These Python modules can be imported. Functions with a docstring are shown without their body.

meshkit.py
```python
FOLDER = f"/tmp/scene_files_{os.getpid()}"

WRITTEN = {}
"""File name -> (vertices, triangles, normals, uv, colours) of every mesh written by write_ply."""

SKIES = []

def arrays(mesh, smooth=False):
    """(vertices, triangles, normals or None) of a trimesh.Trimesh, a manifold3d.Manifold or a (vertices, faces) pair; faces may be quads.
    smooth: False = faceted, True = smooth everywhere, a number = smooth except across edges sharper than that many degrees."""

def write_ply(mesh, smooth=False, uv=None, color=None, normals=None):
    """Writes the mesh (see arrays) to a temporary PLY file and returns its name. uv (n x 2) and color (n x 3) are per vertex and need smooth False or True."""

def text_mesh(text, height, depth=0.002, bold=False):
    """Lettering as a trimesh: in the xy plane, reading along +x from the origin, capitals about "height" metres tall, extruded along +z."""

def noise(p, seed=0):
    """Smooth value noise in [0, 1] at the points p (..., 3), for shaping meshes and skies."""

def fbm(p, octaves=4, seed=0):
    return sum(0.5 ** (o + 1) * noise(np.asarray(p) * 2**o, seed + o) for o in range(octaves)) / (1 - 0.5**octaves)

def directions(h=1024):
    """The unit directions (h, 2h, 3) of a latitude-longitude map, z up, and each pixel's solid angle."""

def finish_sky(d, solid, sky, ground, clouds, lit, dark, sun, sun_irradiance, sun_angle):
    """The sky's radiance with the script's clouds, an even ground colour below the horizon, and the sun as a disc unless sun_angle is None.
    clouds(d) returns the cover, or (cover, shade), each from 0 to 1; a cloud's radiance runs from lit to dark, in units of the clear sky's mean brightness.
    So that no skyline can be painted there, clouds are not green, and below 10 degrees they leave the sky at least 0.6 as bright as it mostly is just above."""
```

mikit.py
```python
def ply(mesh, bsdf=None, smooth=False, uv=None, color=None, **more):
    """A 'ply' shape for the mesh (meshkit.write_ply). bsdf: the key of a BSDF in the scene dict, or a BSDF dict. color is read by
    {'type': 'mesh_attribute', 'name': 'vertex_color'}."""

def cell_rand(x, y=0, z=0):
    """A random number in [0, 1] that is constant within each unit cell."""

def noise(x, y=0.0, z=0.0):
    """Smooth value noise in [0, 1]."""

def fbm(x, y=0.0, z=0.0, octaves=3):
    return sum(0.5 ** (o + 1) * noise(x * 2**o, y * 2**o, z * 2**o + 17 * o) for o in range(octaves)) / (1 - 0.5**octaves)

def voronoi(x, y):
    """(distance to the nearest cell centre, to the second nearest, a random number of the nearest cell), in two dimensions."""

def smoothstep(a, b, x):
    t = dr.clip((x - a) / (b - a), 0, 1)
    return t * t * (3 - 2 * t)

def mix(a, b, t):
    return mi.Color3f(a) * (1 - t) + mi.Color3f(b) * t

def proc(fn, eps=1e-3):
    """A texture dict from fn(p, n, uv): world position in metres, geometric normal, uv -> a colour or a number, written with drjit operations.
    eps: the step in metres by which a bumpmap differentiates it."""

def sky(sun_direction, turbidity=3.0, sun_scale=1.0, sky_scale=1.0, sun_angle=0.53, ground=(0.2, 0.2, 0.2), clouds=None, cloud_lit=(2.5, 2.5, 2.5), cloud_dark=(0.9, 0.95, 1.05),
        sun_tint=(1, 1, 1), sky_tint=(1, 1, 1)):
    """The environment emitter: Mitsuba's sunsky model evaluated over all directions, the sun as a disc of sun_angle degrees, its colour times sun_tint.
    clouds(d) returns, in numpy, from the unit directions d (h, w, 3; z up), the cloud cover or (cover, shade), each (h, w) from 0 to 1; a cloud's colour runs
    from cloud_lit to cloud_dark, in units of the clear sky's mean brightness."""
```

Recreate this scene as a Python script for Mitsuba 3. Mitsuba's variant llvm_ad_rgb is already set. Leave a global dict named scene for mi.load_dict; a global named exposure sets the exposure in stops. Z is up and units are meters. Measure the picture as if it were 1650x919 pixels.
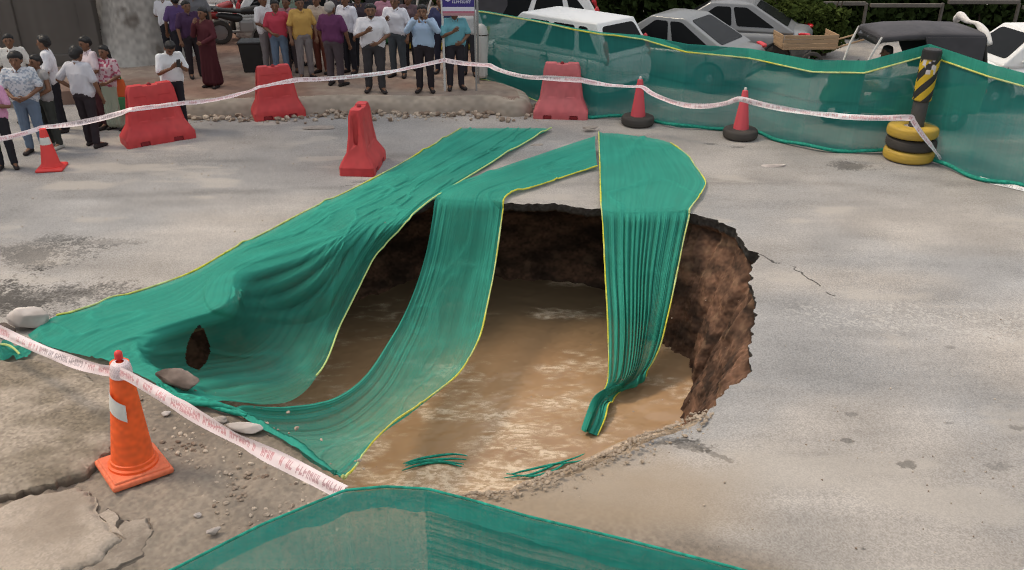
import math, random
import numpy as np, trimesh, drjit as dr, mitsuba as mi, mikit
import manifold3d as m3
from meshkit import noise as mnoise, fbm as mfbm, text_mesh
from mikit import noise, fbm, smoothstep, mix, cell_rand, voronoi, proc
from scipy.interpolate import RectBivariateSpline, CubicSpline, interp1d
from shapely.geometry import Polygon, Point
T = mi.ScalarTransform4f
PI = math.pi
random.seed(7); RNG = np.random.default_rng(7)

# ------------------------------------------------------------------ camera, sky, exposure
PITCH, CAM_H = math.radians(26.2), 4.4
scene, labels = {}, {}
scene['camera'] = {'type': 'perspective', 'fov': 61.02, 'fov_axis': 'x', 'near_clip': 0.05, 'far_clip': 2000.0,
                   'to_world': T().look_at(origin=[0, 0, CAM_H], target=[0, math.cos(PITCH), CAM_H - math.sin(PITCH)], up=[0, 0, 1])}
def overcast(d):   # a closed, thin cloud deck: brightest overhead, a third of that near the horizon, with soft darker banks
    z = np.clip(d[..., 2], 0, 1)
    return np.ones(z.shape), np.clip(.98 - .95 * z ** 1.1 + .25 * (mfbm(d * 2.5, 4, 3) - .5), 0, 1)
scene['daylight'] = mikit.sky([-0.52, 0.10, 0.85], turbidity=3, sun_scale=0.3, sun_angle=12, clouds=overcast, cloud_lit=(2.7, 2.75, 2.85), cloud_dark=(.80, .84, .92))
exposure = 2.15

# ------------------------------------------------------------------ helpers
ICO = {k: np.array(trimesh.creation.icosphere(subdivisions=k).vertices) for k in (1, 2)}
def V(*a): return np.array(a, float)
def tri(m):
    me = m.to_mesh(); return trimesh.Trimesh(np.array(me.vert_properties[:, :3], float), np.array(me.tri_verts), process=False)
def hull(*balls, k=1):
    return m3.Manifold.hull_points(np.vstack([ICO[k] * np.asarray(r, float) + np.asarray(p, float) for p, r in balls]))
def rbox(size, r=.02, at=(0, 0, 0)):
    h = np.array(size, float) / 2 - r
    return hull(*[(np.array([sx, sy, sz]) * h + np.array(at), r) for sx in (-1, 1) for sy in (-1, 1) for sz in (-1, 1)])
def union(ms): return m3.Manifold.batch_boolean(list(ms), m3.OpType.Add)
def cat(ms): return trimesh.util.concatenate([tri(m) if hasattr(m, 'to_mesh') else m for m in ms])
def moved(m, loc, rz=0.0, rx=0.0, ry=0.0, s=1.0):
    m = m.copy()
    M = trimesh.transformations.euler_matrix(rx, ry, rz); M[:3, :3] *= s; M[:3, 3] = loc
    m.apply_transform(M); return m
def tube(pts, r, n=8, closed=False):
    pts = np.asarray(pts, float); m = len(pts); r = np.broadcast_to(r, m)
    t = np.gradient(pts, axis=0); t /= np.linalg.norm(t, axis=1, keepdims=True) + 1e-9
    up = np.where(np.abs(t[:, 2:3]) < .9, [[0, 0, 1.]], [[1., 0, 0]])
    a = np.cross(t, up); a /= np.linalg.norm(a, axis=1, keepdims=True); b = np.cross(t, a)
    ang = np.arange(n) * 2 * PI / n
    v = pts[:, None] + r[:, None, None] * (np.cos(ang)[None, :, None] * a[:, None] + np.sin(ang)[None, :, None] * b[:, None])
    f = []
    for i in range(m - 1):
        for j in range(n):
            k = (j + 1) % n; f += [[i*n+j, i*n+k, (i+1)*n+k], [i*n+j, (i+1)*n+k, (i+1)*n+j]]
    v = np.vstack([v.reshape(-1, 3), pts[:1], pts[-1:]])
    for j in range(n):
        k = (j + 1) % n; f += [[m*n, k, j], [m*n+1, (m-1)*n+j, (m-1)*n+k]]
    return trimesh.Trimesh(v, f, process=False)
def lathe(profile, n=32):
    p = np.asarray(profile, float); a = np.arange(n) * 2 * PI / n; m = len(p)
    v = np.stack([p[:, None, 0] * np.cos(a), p[:, None, 0] * np.sin(a), np.repeat(p[:, 1:2], n, 1)], -1).reshape(-1, 3)
    i, j = np.meshgrid(np.arange(m - 1), np.arange(n), indexing='ij'); k = (j + 1) % n
    f = np.concatenate([np.stack([i*n+j, i*n+k, (i+1)*n+k], -1).reshape(-1, 3), np.stack([i*n+j, (i+1)*n+k, (i+1)*n+j], -1).reshape(-1, 3)])
    return trimesh.Trimesh(v, f, process=False)
def prism(pts, d):
    """a thin plate: the planar polygon pts with thickness d along its normal, convex"""
    pts = np.asarray(pts, float); n = np.cross(pts[1] - pts[0], pts[2] - pts[0]); n /= np.linalg.norm(n)
    return tri(m3.Manifold.hull_points(np.vstack([pts, pts + n * d])))
def resample(pts, n, smooth=True):
    pts = np.asarray(pts, float); s = np.r_[0, np.cumsum(np.linalg.norm(np.diff(pts, axis=0), axis=1))]
    q = np.linspace(0, s[-1], n)
    if smooth and len(pts) > 2:
        from scipy.interpolate import PchipInterpolator
        return PchipInterpolator(s, pts)(q)
    return interp1d(s, pts, axis=0)(q)
def grid_faces(a, b, flip=False):
    i, j = np.meshgrid(np.arange(a - 1), np.arange(b - 1), indexing='ij')
    f = np.concatenate([np.stack([i*b+j, (i+1)*b+j, (i+1)*b+j+1], -1).reshape(-1, 3), np.stack([i*b+j, (i+1)*b+j+1, i*b+j+1], -1).reshape(-1, 3)])
    return f[:, ::-1] if flip else f
NUM = {}
def free(key):
    if key not in NUM: NUM[key] = 0; return key
    NUM[key] += 1; return f'{key}_{NUM[key]:03d}'
def thing(name, label, cat_, group=None):
    key = free(name); labels[key] = {'label': label, 'category': cat_}
    if group: labels[key]['group'] = group
    return key
def put(key, mesh, bsdf, smooth=35, **kw):
    scene[key] = mikit.ply(tri(mesh) if hasattr(mesh, 'to_mesh') else mesh, bsdf, smooth=smooth, **kw); return key
def part(parent, name, mesh, bsdf, smooth=35, label=None, **kw):
    key = free(f'{parent}__{name}')
    put(key, mesh, bsdf, smooth, **kw)
    if label: labels[key] = {'label': label}
    return key
def struct(key, mesh, bsdf, smooth=True, **kw):
    put(free(key), mesh, bsdf, smooth, **kw); labels[key] = {'kind': 'structure'}; return key

# ------------------------------------------------------------------ materials
def rgb(*c): return {'type': 'rgb', 'value': list(c)}
def mat(key, color, rough=.6, spec=.4, metal=0.0, coat=0.0, bump=None):
    b = {'type': 'principled', 'base_color': rgb(*color) if isinstance(color, tuple) else color, 'roughness': rough, 'specular': spec, 'metallic': metal}
    if coat: b['clearcoat'] = coat; b['clearcoat_gloss'] = .9
    if bump: b = {'type': 'bumpmap', 'arbitrary': bump[0], 'scale': bump[1], 'bsdf': b}
    scene[key] = {'type': 'twosided', 'bsdf': b}; return key

STAINS = [  # centre x, y, half sizes, turn, darkness: wet or oily patches on the road
    ((-5.852, 9.896, 0.000), 0.62, 0.42, .05, .55), ((-5.327, 10.149, 0.000), .55, .14, .1, .35), ((-5.303, 8.652, 0.000), 1.15, .42, -.05, .62), ((-5.896, 8.471, 0.000), 1.0, .5, 0, .55), ((5.423, 13.218, 0.000), .42, .22, 0, .62), ((1.485, 5.963, 0.000), .20, .085, -.35, .6), ((1.372, 6.068, 0.000), .15, .075, -.1, .55), ((1.683, 5.794, 0.000), .17, .035, -.75, .5),
    ((2.819, 5.980, 0.000), .055, .03, 0, .5), ((3.196, 5.663, 0.000), .06, .045, 0, .55), ((4.380, 7.528, 0.000), .05, .03, 0, .35), ((2.978, 6.361, 0.000), .05, .03, 0, .35), ((3.923, 5.632, 0.000), .16, .06, .1, .3), ((3.859, 14.241, 0.000), .14, .06, 0, .5), ((3.401, 14.419, 0.000), .1, .05, 0, .5),
    ((-2.210, 12.510, 0.000), .28, .06, .2, .45), ((0.344, 4.990, 0.000), .5, .09, -.35, .5), ((2.495, 4.701, 0.000), .03, .03, 0, .6), ((3.793, 6.230, 0.000), .04, .02, 0, .4), ((4.347, 6.157, 0.000), .08, .04, 0, .45)]
def poly_dist(x, y, pts):
    d = mi.Float(1e3)
    for (ax, ay), (bx, by) in zip(pts[:-1], pts[1:]):
        ex, ey = bx - ax, by - ay; t = dr.clip(((x - ax) * ex + (y - ay) * ey) / (ex * ex + ey * ey), 0, 1)
        d = dr.minimum(d, dr.sqrt(dr.square(x - ax - t * ex) + dr.square(y - ay - t * ey)))
    return d
CRACKS = [[(3.069, 9.896, 0.000)[:2], (3.190, 9.545, 0.000)[:2], (3.357, 9.474, 0.000)[:2], (3.465, 9.097, 0.000)[:2], (3.605, 8.652, 0.000)[:2]], [(-2.566, 12.288, 0.000)[:2], (-2.236, 12.371, 0.000)[:2], (-1.929, 11.968, 0.000)[:2]]]
def road_col(p, n, uv):
    x, y = p.x, p.y
    big = fbm(x * .35 + 3, y * .55, 2.0, 4); med = fbm(x * 1.3, y * 1.9, 5.0, 3); streak = fbm(x * .8 + y * .25, y * 5.0, 9.0, 3)
    c = mix((.262, .256, .252), (.345, .316, .288), smoothstep(.3, .7, big))
    c = c * (0.74 + .52 * med) * (.88 + .24 * streak) * 1.03
    far = smoothstep(9.5, 13.5, y)                                   # the far lane is greyer, less dusty
    c = mix(c, mi.Color3f(.215, .203, .195) * (.85 + .3 * med), far * .45)
    fine = noise(x * 95, y * 95, 1.0); c = c * (.80 + .40 * fine)
    tyre = smoothstep(.25, .0, dr.abs(dr.abs(y - 13.1 + .03 * x * x * .2 - .05 * x) - .75)) * smoothstep(.35, .6, fbm(x * .7, y * 2, 8.0, 3)); c = c * (1 - .22 * tyre)
    c = mix(c, (.40, .365, .325), .55 * smoothstep(.60, .74, fbm(x * .9 + 4, y * 2.2, 12.0, 4)))
    # chalky worn band to the right of the hole
    wx, wy = x - 4.6, y - 8.05 + .10 * (x - 4.6)
    band = smoothstep(.55, .1, dr.abs(wy) + .35 * (fbm(x * 1.4, y * 1.4, 3.0, 3) - .5)) * smoothstep(2.6, 3.4, x) * smoothstep(.60, .76, noise(x * 38, y * 38, 7.0))
    c = mix(c, (.47, .45, .42), band * .5)
    wob = fbm(x * 3.2, y * 3.2, 4.0, 4) - .5 + .35 * (noise(x * 17, y * 17, 8.0) - .5)
    for (sx, sy, _), a, b, r, k in STAINS:
        dx, dy = x - sx, y - sy; u = (dx * math.cos(r) + dy * math.sin(r)) / a; w = (dy * math.cos(r) - dx * math.sin(r)) / b
        c = c * (1 - .85 * k * smoothstep(1.25, .45, dr.sqrt(u * u + w * w) + 1.5 * wob + .9 * (noise(x * 52, y * 52, 4.0) - .5)))
    cr = mi.Float(1e3)
    for q in CRACKS: cr = dr.minimum(cr, poly_dist(x + .05 * (noise(x * 14, y * 14) - .5), y + .09 * (noise(x * 11, y * 11, 3.0) - .5), q))
    c = c * (1 - .75 * smoothstep(.016, .004, cr) * smoothstep(.3, .5, noise(x * 7, y * 7, 2.0)))
    # bare muddy earth along the near left side of the hole
    e = smoothstep(-.4, .5, (-1.15 - x) * .9 + (6.6 - y) * 1.1 + 1.6 * (fbm(x * .9, y * .9, 8.0, 3) - .5)) * smoothstep(7.9, 7.3, y)
    mud = mix((.140, .108, .080), (.265, .215, .168), fbm(x * 2.1, y * 2.1, 6.0, 4)) * (.75 + .5 * noise(x * 40, y * 40, 3.0))
    c = mix(c, mud, e * .85)
    # splashed sand at the near lip
    s = smoothstep(.55, -.1, y - 5.75 + .55 * (fbm(x * 2, y * 2, 1.0, 3) - .5) + .12 * dr.abs(x)) * smoothstep(-1.6, -1.0, x) * smoothstep(2.2, 1.2, x) * smoothstep(4.7, 5.1, y)
    return mix(c, (.33, .255, .18), s * .7)
def road_bump(p, n, uv): return fbm(p.x * 16, p.y * 16, 1.0, 4) + .5 * noise(p.x * 120, p.y * 120, 0.0)
mat('road_surface', proc(road_col), .88, .25, bump=(proc(road_bump, 4e-3), .006))
def slab_col(p, n, uv):
    c = mix((.34, .285, .235), (.44, .37, .305), fbm(p.x * 1.7, p.y * 1.7, 3.0, 4)) * (.85 + .3 * noise(p.x * 70, p.y * 70, p.z * 70))
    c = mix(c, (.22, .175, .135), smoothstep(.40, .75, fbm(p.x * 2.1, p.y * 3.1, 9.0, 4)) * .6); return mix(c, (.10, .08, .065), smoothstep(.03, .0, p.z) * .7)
mat('slab_concrete', proc(slab_col), .9, .2, bump=(proc(road_bump, 4e-3), .006))
def slab_soil_col(p, n, uv):
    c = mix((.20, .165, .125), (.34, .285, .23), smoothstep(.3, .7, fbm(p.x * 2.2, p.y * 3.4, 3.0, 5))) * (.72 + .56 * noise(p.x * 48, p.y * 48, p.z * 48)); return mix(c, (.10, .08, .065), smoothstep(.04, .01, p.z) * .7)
mat('slab_soil', proc(slab_soil_col), .95, .15, bump=(proc(lambda p, n, uv: fbm(p.x * 12, p.y * 12, 1.0, 5), 4e-3), .03))
def kerb_col(p, n, uv):
    return mix((.25, .205, .165), (.36, .315, .265), fbm(p.x * 1.1, p.y * 1.1, p.z * 3, 4)) * (.8 + .4 * noise(p.x * 12, p.y * 12, p.z * 12))
mat('kerb_concrete', proc(kerb_col), .9, .2)
def path_col(p, n, uv):
    c = mix((.21, .135, .105), (.26, .205, .17), smoothstep(.35, .65, fbm(p.x * .8, p.y * .8, 4.0, 4) + .25 * smoothstep(-6.0, -2.5, p.x) - .1))
    return c * (.75 + .5 * fbm(p.x * 7, p.y * 7, 2.0, 3))
mat('path_soil', proc(path_col), .95, .15)
def soil_col(p, n, uv):
    st = fbm(p.x * 2.2, p.y * 2.2, p.z * 6.0, 4)
    c = mix((.040, .024, .017), (.185, .100, .064), smoothstep(.28, .80, st)) * (.6 + .8 * noise(p.x * 26, p.y * 26, p.z * 26))
    c = mix(c, (.26, .165, .105), .4 * smoothstep(.6, .75, fbm(p.x * 4.1, p.y * 4.1, p.z * 4.1 + 3, 3)))
    sand = smoothstep(7.9, 7.0, p.y + .5 * (fbm(p.x, p.y, 4.0, 2) - .5)) * smoothstep(2.15, 1.6, p.x) * smoothstep(-1.3, -.9, p.x)
    wet = mix((.25, .185, .125), (.40, .315, .235), smoothstep(.3, .7, fbm(p.x * 3.5, p.y * 6.5, 2.0, 4))) * (.75 + .5 * noise(p.x * 45, p.y * 60, 1.0))
    c = mix(c, wet, sand)
    tar = smoothstep(-.20, -.15, p.z + .10 * (noise(p.x * 6, p.y * 6, 4.0) - .5)) * (1 - sand * .8)
    return mix(c, mi.Color3f(.055, .05, .047) * (.6 + .8 * noise(p.x * 30, p.y * 30, p.z * 30)), tar)
mat('pit_soil', proc(soil_col), .85, .25, bump=(proc(lambda p, n, uv: fbm(p.x * 14, p.y * 14, p.z * 14, 4), 4e-3), .022))
def foam_amt(x, y):
    f = fbm(x * 1.1 + 2, y * 1.9, 3.0, 4) + .40 * fbm(x * 6.5 + 2 * noise(x * 1.7, y * 1.7, 4.0), y * 15, 1.0, 4) - .20
    edge = .24 * smoothstep(8.9, 7.5, y + .6 * (fbm(x * 1.1, y, 7.0, 2) - .5)) + .08 * smoothstep(1.3, 2.0, x) - .05 * smoothstep(10, 12, y)
    return smoothstep(.50, .84, f + edge)
def water_col(p, n, uv):
    x, y = p.x, p.y
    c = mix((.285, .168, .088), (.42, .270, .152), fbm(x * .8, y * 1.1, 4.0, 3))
    c = mix(c, (.105, .085, .055), +.7 * smoothstep(10.0, 11.8, y + .8 * (fbm(x * .7, y, 2.0, 2) - .5)))  # shade toward the far overhang, put into the water colour
    f = foam_amt(x, y)
    g = mix((.40, .28, .18), (.74, .62, .47), smoothstep(.25, .8, noise(x * 17 + 3 * noise(x * 5, y * 5), y * 38, 6.0) * .6 + .4 * fbm(x * 70, y * 90, 1.0, 2)))
    return mix(c, g, f * .8)
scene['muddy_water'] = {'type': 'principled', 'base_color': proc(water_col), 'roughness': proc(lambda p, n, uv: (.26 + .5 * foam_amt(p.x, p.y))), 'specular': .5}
def net_mat(key, col, trans=.75, grain=.16):
    """a shade net; uv.y is how densely the mesh is gathered: more thread and less gap where it bunches"""
    def colour(p, n, uv): return mi.Color3f(*col) * (.80 + .24 * fbm(p.x * 2.1, p.y * 2.1, p.z * 2.1, 3) + .14 * noise(uv.x * 70, p.y * 1.3, p.z * 1.3))
    scene[key] = {'type': 'mask', 'opacity': proc(lambda p, n, uv: dr.clip(uv.y + .08 * (noise(uv.x * 46, p.y * .9, p.z * .9) - .5) + grain * (noise(p.x * 95, p.y * 95, p.z * 95) - .5) + .12 * (fbm(p.x * 3, p.y * 3, p.z * 3, 3) - .5), 0, 1)),
                  'bsdf': {'type': 'principledthin', 'base_color': proc(colour), 'roughness': .55, 'diff_trans': trans, 'eta': 1.3, 'spec_trans': 0.0}}
net_mat('net_green', (.055, .365, .275), .42)
net_mat('fence_cloth', (.034, .235, .21), .5)
net_mat('net_near', (.045, .40, .33), .5, .34)
mat('net_bunched', proc(lambda p, n, uv: mi.Color3f(.02, .26, .19) * (.6 + .8 * noise(p.x * 40, p.y * 40, p.z * 40))), .7, .2)
mat('rope_yellow', proc(lambda p, n, uv: mix((.60, .57, .06), (.50, .58, .24), smoothstep(.35, .65, fbm(p.x * 1.6, p.y * 1.6, p.z * 3, 3))) * (.7 + .5 * noise(p.x * 23, p.y * 23, p.z * 23))), .7)
mat('rope_pale', (.50, .62, .22), .6)
def tape_col(p, n, uv):   # uv: metres along, 0..1 across
    u, v = uv.x, uv.y
    word = smoothstep(.52, .5, dr.abs(v - .5)) * smoothstep(.20, .24, v) * smoothstep(.80, .76, v)
    cell = dr.floor(u / .032); fx = u / .032 - cell
    r1, r2, r3 = cell_rand(cell, 1.0), cell_rand(cell, 2.0), cell_rand(cell, 3.0)
    bar = smoothstep(.16, .10, dr.abs(fx - .28)) + smoothstep(.16, .1, dr.abs(fx - .72)) * dr.select(r1 > .35, 1.0, 0.0) + smoothstep(.1, .06, dr.abs(v - .32 - .36 * r2)) * smoothstep(.46, .42, dr.abs(fx - .5))
    gap = dr.select(r3 > .24, 1.0, 0.0)
    ink = dr.clip(bar, 0, 1) * word * gap
    col = mix((.50, .10, .12), (.10, .07, .085), smoothstep(.35, .6, noise(u * .9, 3.0)))
    c = mix((.74, .72, .72), (.72, .55, .56), smoothstep(.4, .7, noise(u * .7, 9.0)) * .6)
    return mix(c, col, ink * .6)
mat('tape_print', proc(tape_col), .4, .4)
mat('red_plastic', proc(lambda p, n, uv: mix((.44, .028, .034), (.55, .070, .068), fbm(p.x * 3, p.y * 3, p.z * 3, 3)) * (.8 + .35 * fbm(p.x * 11, p.y * 11, p.z * 5, 3))), .5, .35)
mat('faded_plastic', proc(lambda p, n, uv: mix((.50, .10, .11), (.60, .17, .18), fbm(p.x * 3, p.y * 3, p.z * 3, 3)) * (.8 + .35 * fbm(p.x * 11, p.y * 11, p.z * 5, 3))), .55, .3)
mat('dark_red', (.22, .015, .02), .6)
mat('orange_plastic', proc(lambda p, n, uv: mix((.88, .115, .018), (.80, .125, .03), fbm(p.x * 4, p.y * 4, p.z * 6, 3)) * (.82 + .3 * noise(p.x * 30, p.y * 30, p.z * 30))), .5, .4)
mat('orange_base', proc(lambda p, n, uv: mix((.80, .19, .085), (.66, .17, .09), fbm(p.x * 5, p.y * 5, p.z * 5, 3)) * (.82 + .3 * noise(p.x * 40, p.y * 40, p.z * 40))), .6, .3)
mat('cone_red', (.66, .055, .05), .5)
mat('cone_pink', (.66, .09, .11), .5)
mat('reflective', proc(lambda p, n, uv: mi.Color3f(.62, .62, .58) * (.8 + .3 * fbm(p.x * 9, p.y * 9, p.z * 9, 3))), .35)
mat('rubber', proc(lambda p, n, uv: mix((.028, .026, .025), (.075, .066, .058), fbm(p.x * 5, p.y * 5, p.z * 5, 3))), .75)
mat('yellow_paint', proc(lambda p, n, uv: mix((.52, .34, .035), (.40, .27, .07), fbm(p.x * 6, p.y * 6, p.z * 9, 3))), .6)
mat('black_paint', (.025, .024, .024), .55)
mat('steel', (.34, .33, .32), .5, metal=.3)
mat('white_paint', (.62, .60, .57), .6)
def stone_col(p, n, uv):
    return mix((.20, .17, .15), (.42, .37, .33), fbm(p.x * 4, p.y * 4, p.z * 4, 4)) * (.8 + .35 * noise(p.x * 50, p.y * 50, p.z * 50))
mat('pale_stone', proc(lambda p, n, uv: mix((.34, .30, .275), (.52, .47, .44), smoothstep(.3, .7, fbm(p.x * 5, p.y * 5, p.z * 5, 4)))), .9, .2)
mat('grey_stone', proc(stone_col), .9, .2)
mat('dark_stone', proc(lambda p, n, uv: mix((.085, .065, .055), (.24, .19, .165), smoothstep(.3, .75, fbm(p.x * 5, p.y * 5, p.z * 7, 4)))), .9, .2)
mat('rubble_mix', proc(lambda p, n, uv: mix((.17, .12, .09), (.50, .42, .34), cell_rand(p.x * 9, p.y * 9)) * (.8 + .35 * noise(p.x * 40, p.y * 40, p.z * 40))), .95, .15)

# ------------------------------------------------------------------ the setting: road with the sinkhole
CX, CY = -.35, 8.35
RIM = [(-3.888, 7.780, 0.000), (-3.720, 8.018, 0.000), (-3.477, 8.169, 0.000), (-3.227, 8.325, 0.000), (-3.025, 8.561, 0.000), (-3.203, 9.015, 0.000), (-3.245, 9.528, 0.000), (-3.078, 9.992, 0.000), (-2.615, 10.391, 0.000), (-2.100, 10.686, 0.000), (-1.579, 11.156, 0.000), (-1.114, 11.737, 0.000), (-0.580, 11.762, 0.000), (-0.088, 11.612, 0.000), (0.657, 11.513, 0.000), (1.227, 11.320, 0.000), (1.945, 11.320, 0.000), (2.446, 11.226, 0.000), (2.741, 10.996, 0.000), (2.931, 10.537, 0.000), (2.988, 10.070, 0.000),
       (3.105, 9.915, 0.000), (2.890, 9.545, 0.000), (2.730, 9.015, 0.000), (2.695, 8.591, 0.000), (2.539, 8.045, 0.000), (2.378, 7.652, 0.000), (2.205, 7.060, 0.000), (2.009, 6.666, 0.000), (1.794, 6.448, 0.000), (1.432, 6.267, 0.000), (1.084, 6.086, 0.000), (0.796, 5.852, 0.000), (0.372, 5.584, 0.000), (-0.121, 5.378, 0.000), (-0.600, 5.326, 0.000), (-1.085, 5.356, 0.000), (-1.354, 5.461, 0.000), (-1.687, 5.810, 0.000), (-2.107, 6.157, 0.000), (-2.643, 6.516, 0.000), (-3.139, 6.822, 0.000), (-3.571, 7.230, 0.000)]
th = np.array([math.atan2(y - CY, x - CX) for x, y, _ in RIM]); rr = np.array([math.hypot(x - CX, y - CY) for x, y, _ in RIM])
o = np.argsort(th); th, rr = th[o], rr[o]
NTH = 1500
TH = np.linspace(-PI, PI, NTH, endpoint=False)
R0 = np.interp(TH, np.r_[th - 2 * PI, th, th + 2 * PI], np.tile(rr, 3))
k_ = np.exp(-.5 * (np.arange(-12, 13) / 4.0) ** 2); k_ /= k_.sum()
R0 = np.convolve(np.r_[R0[-12:], R0, R0[:12]], k_, 'valid')
DIR = np.stack([np.cos(TH), np.sin(TH)], 1)
rimxy = V(CX, CY) + R0[:, None] * DIR
def bump01(a, lo, hi, s=.25):  # 1 between the angles lo..hi (degrees), soft sides of s radians
    a = np.degrees(a); s = math.degrees(s)
    f = lambda t: np.clip(t, 0, 1) ** 2 * (3 - 2 * np.clip(t, 0, 1))
    return f((a - lo) / s + .5) * f((hi - a) / s + .5)
W_BACK = bump01(TH, 52, 178, .2)
W_RIGHT = bump01(TH, -42, 52, .2)
W_FRONT = bump01(TH, -104, -42, .2)
W_LEFT = np.clip(1 - W_BACK - W_RIGHT - W_FRONT, 0, 1)
q3 = np.c_[rimxy, np.zeros(NTH)]
jag = (.13 * (mfbm(q3 * 3.1, 4, 5) - .5) * 2 + .022 * (mnoise(q3 * 17, 3) - .5) * 2) * (1 - .45 * W_FRONT)
R0 = R0 + jag * np.clip(W_RIGHT + .6 * W_BACK + .5 * W_FRONT + .4, 0, 1)
rimxy = V(CX, CY) + R0[:, None] * DIR

s_ = np.r_[0, .012, np.cumsum(np.r_[np.full(130, .026), .026 * 1.045 ** np.arange(1, 128)]) + .012]
s_ = s_[s_ < 420]
NS = len(s_)
gx = CX + (R0[:, None] + s_[None]) * DIR[:, :1]; gy = CY + (R0[:, None] + s_[None]) * DIR[:, 1:]
P3 = np.stack([gx, gy, np.zeros_like(gx)], -1)
near = np.exp(-np.maximum(0, np.hypot(gx, gy - 7) - 9) / 6)
gz = .014 * (mfbm(P3 * .9, 3, 1) - .5) * near
mudw = np.clip((-1.0 - gx) * .9 + (6.9 - gy) * .9, 0, 1) * np.clip((7.9 - gy) * 2, 0, 1)
gz += mudw * near * (.07 * (mfbm(P3 * 3.2, 4, 2) - .62) + .030 * (mfbm(P3 * 15, 3, 5) - .5))
gz -= (W_FRONT[:, None] * .10 + .012) * np.exp(-(s_[None] / .30) ** 1.3) * (.7 + .6 * mfbm(P3 * 2.5, 3, 4))
gz = np.minimum(gz, .012)
Rv = np.stack([gx, gy, gz], -1)
rv = Rv.transpose(1, 0, 2).reshape(-1, 3)                       # ring major
def ring_faces(nr, n, flip=False):
    i, j = np.meshgrid(np.arange(nr - 1), np.arange(n), indexing='ij'); k = (j + 1) % n
    f = np.concatenate([np.stack([i*n+j, (i+1)*n+j, (i+1)*n+k], -1).reshape(-1, 3), np.stack([i*n+j, (i+1)*n+k, i*n+k], -1).reshape(-1, 3)])
    return f[:, ::-1] if flip else f
struct('road', trimesh.Trimesh(rv, ring_faces(NS, NTH), process=False), 'road_surface')

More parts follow.
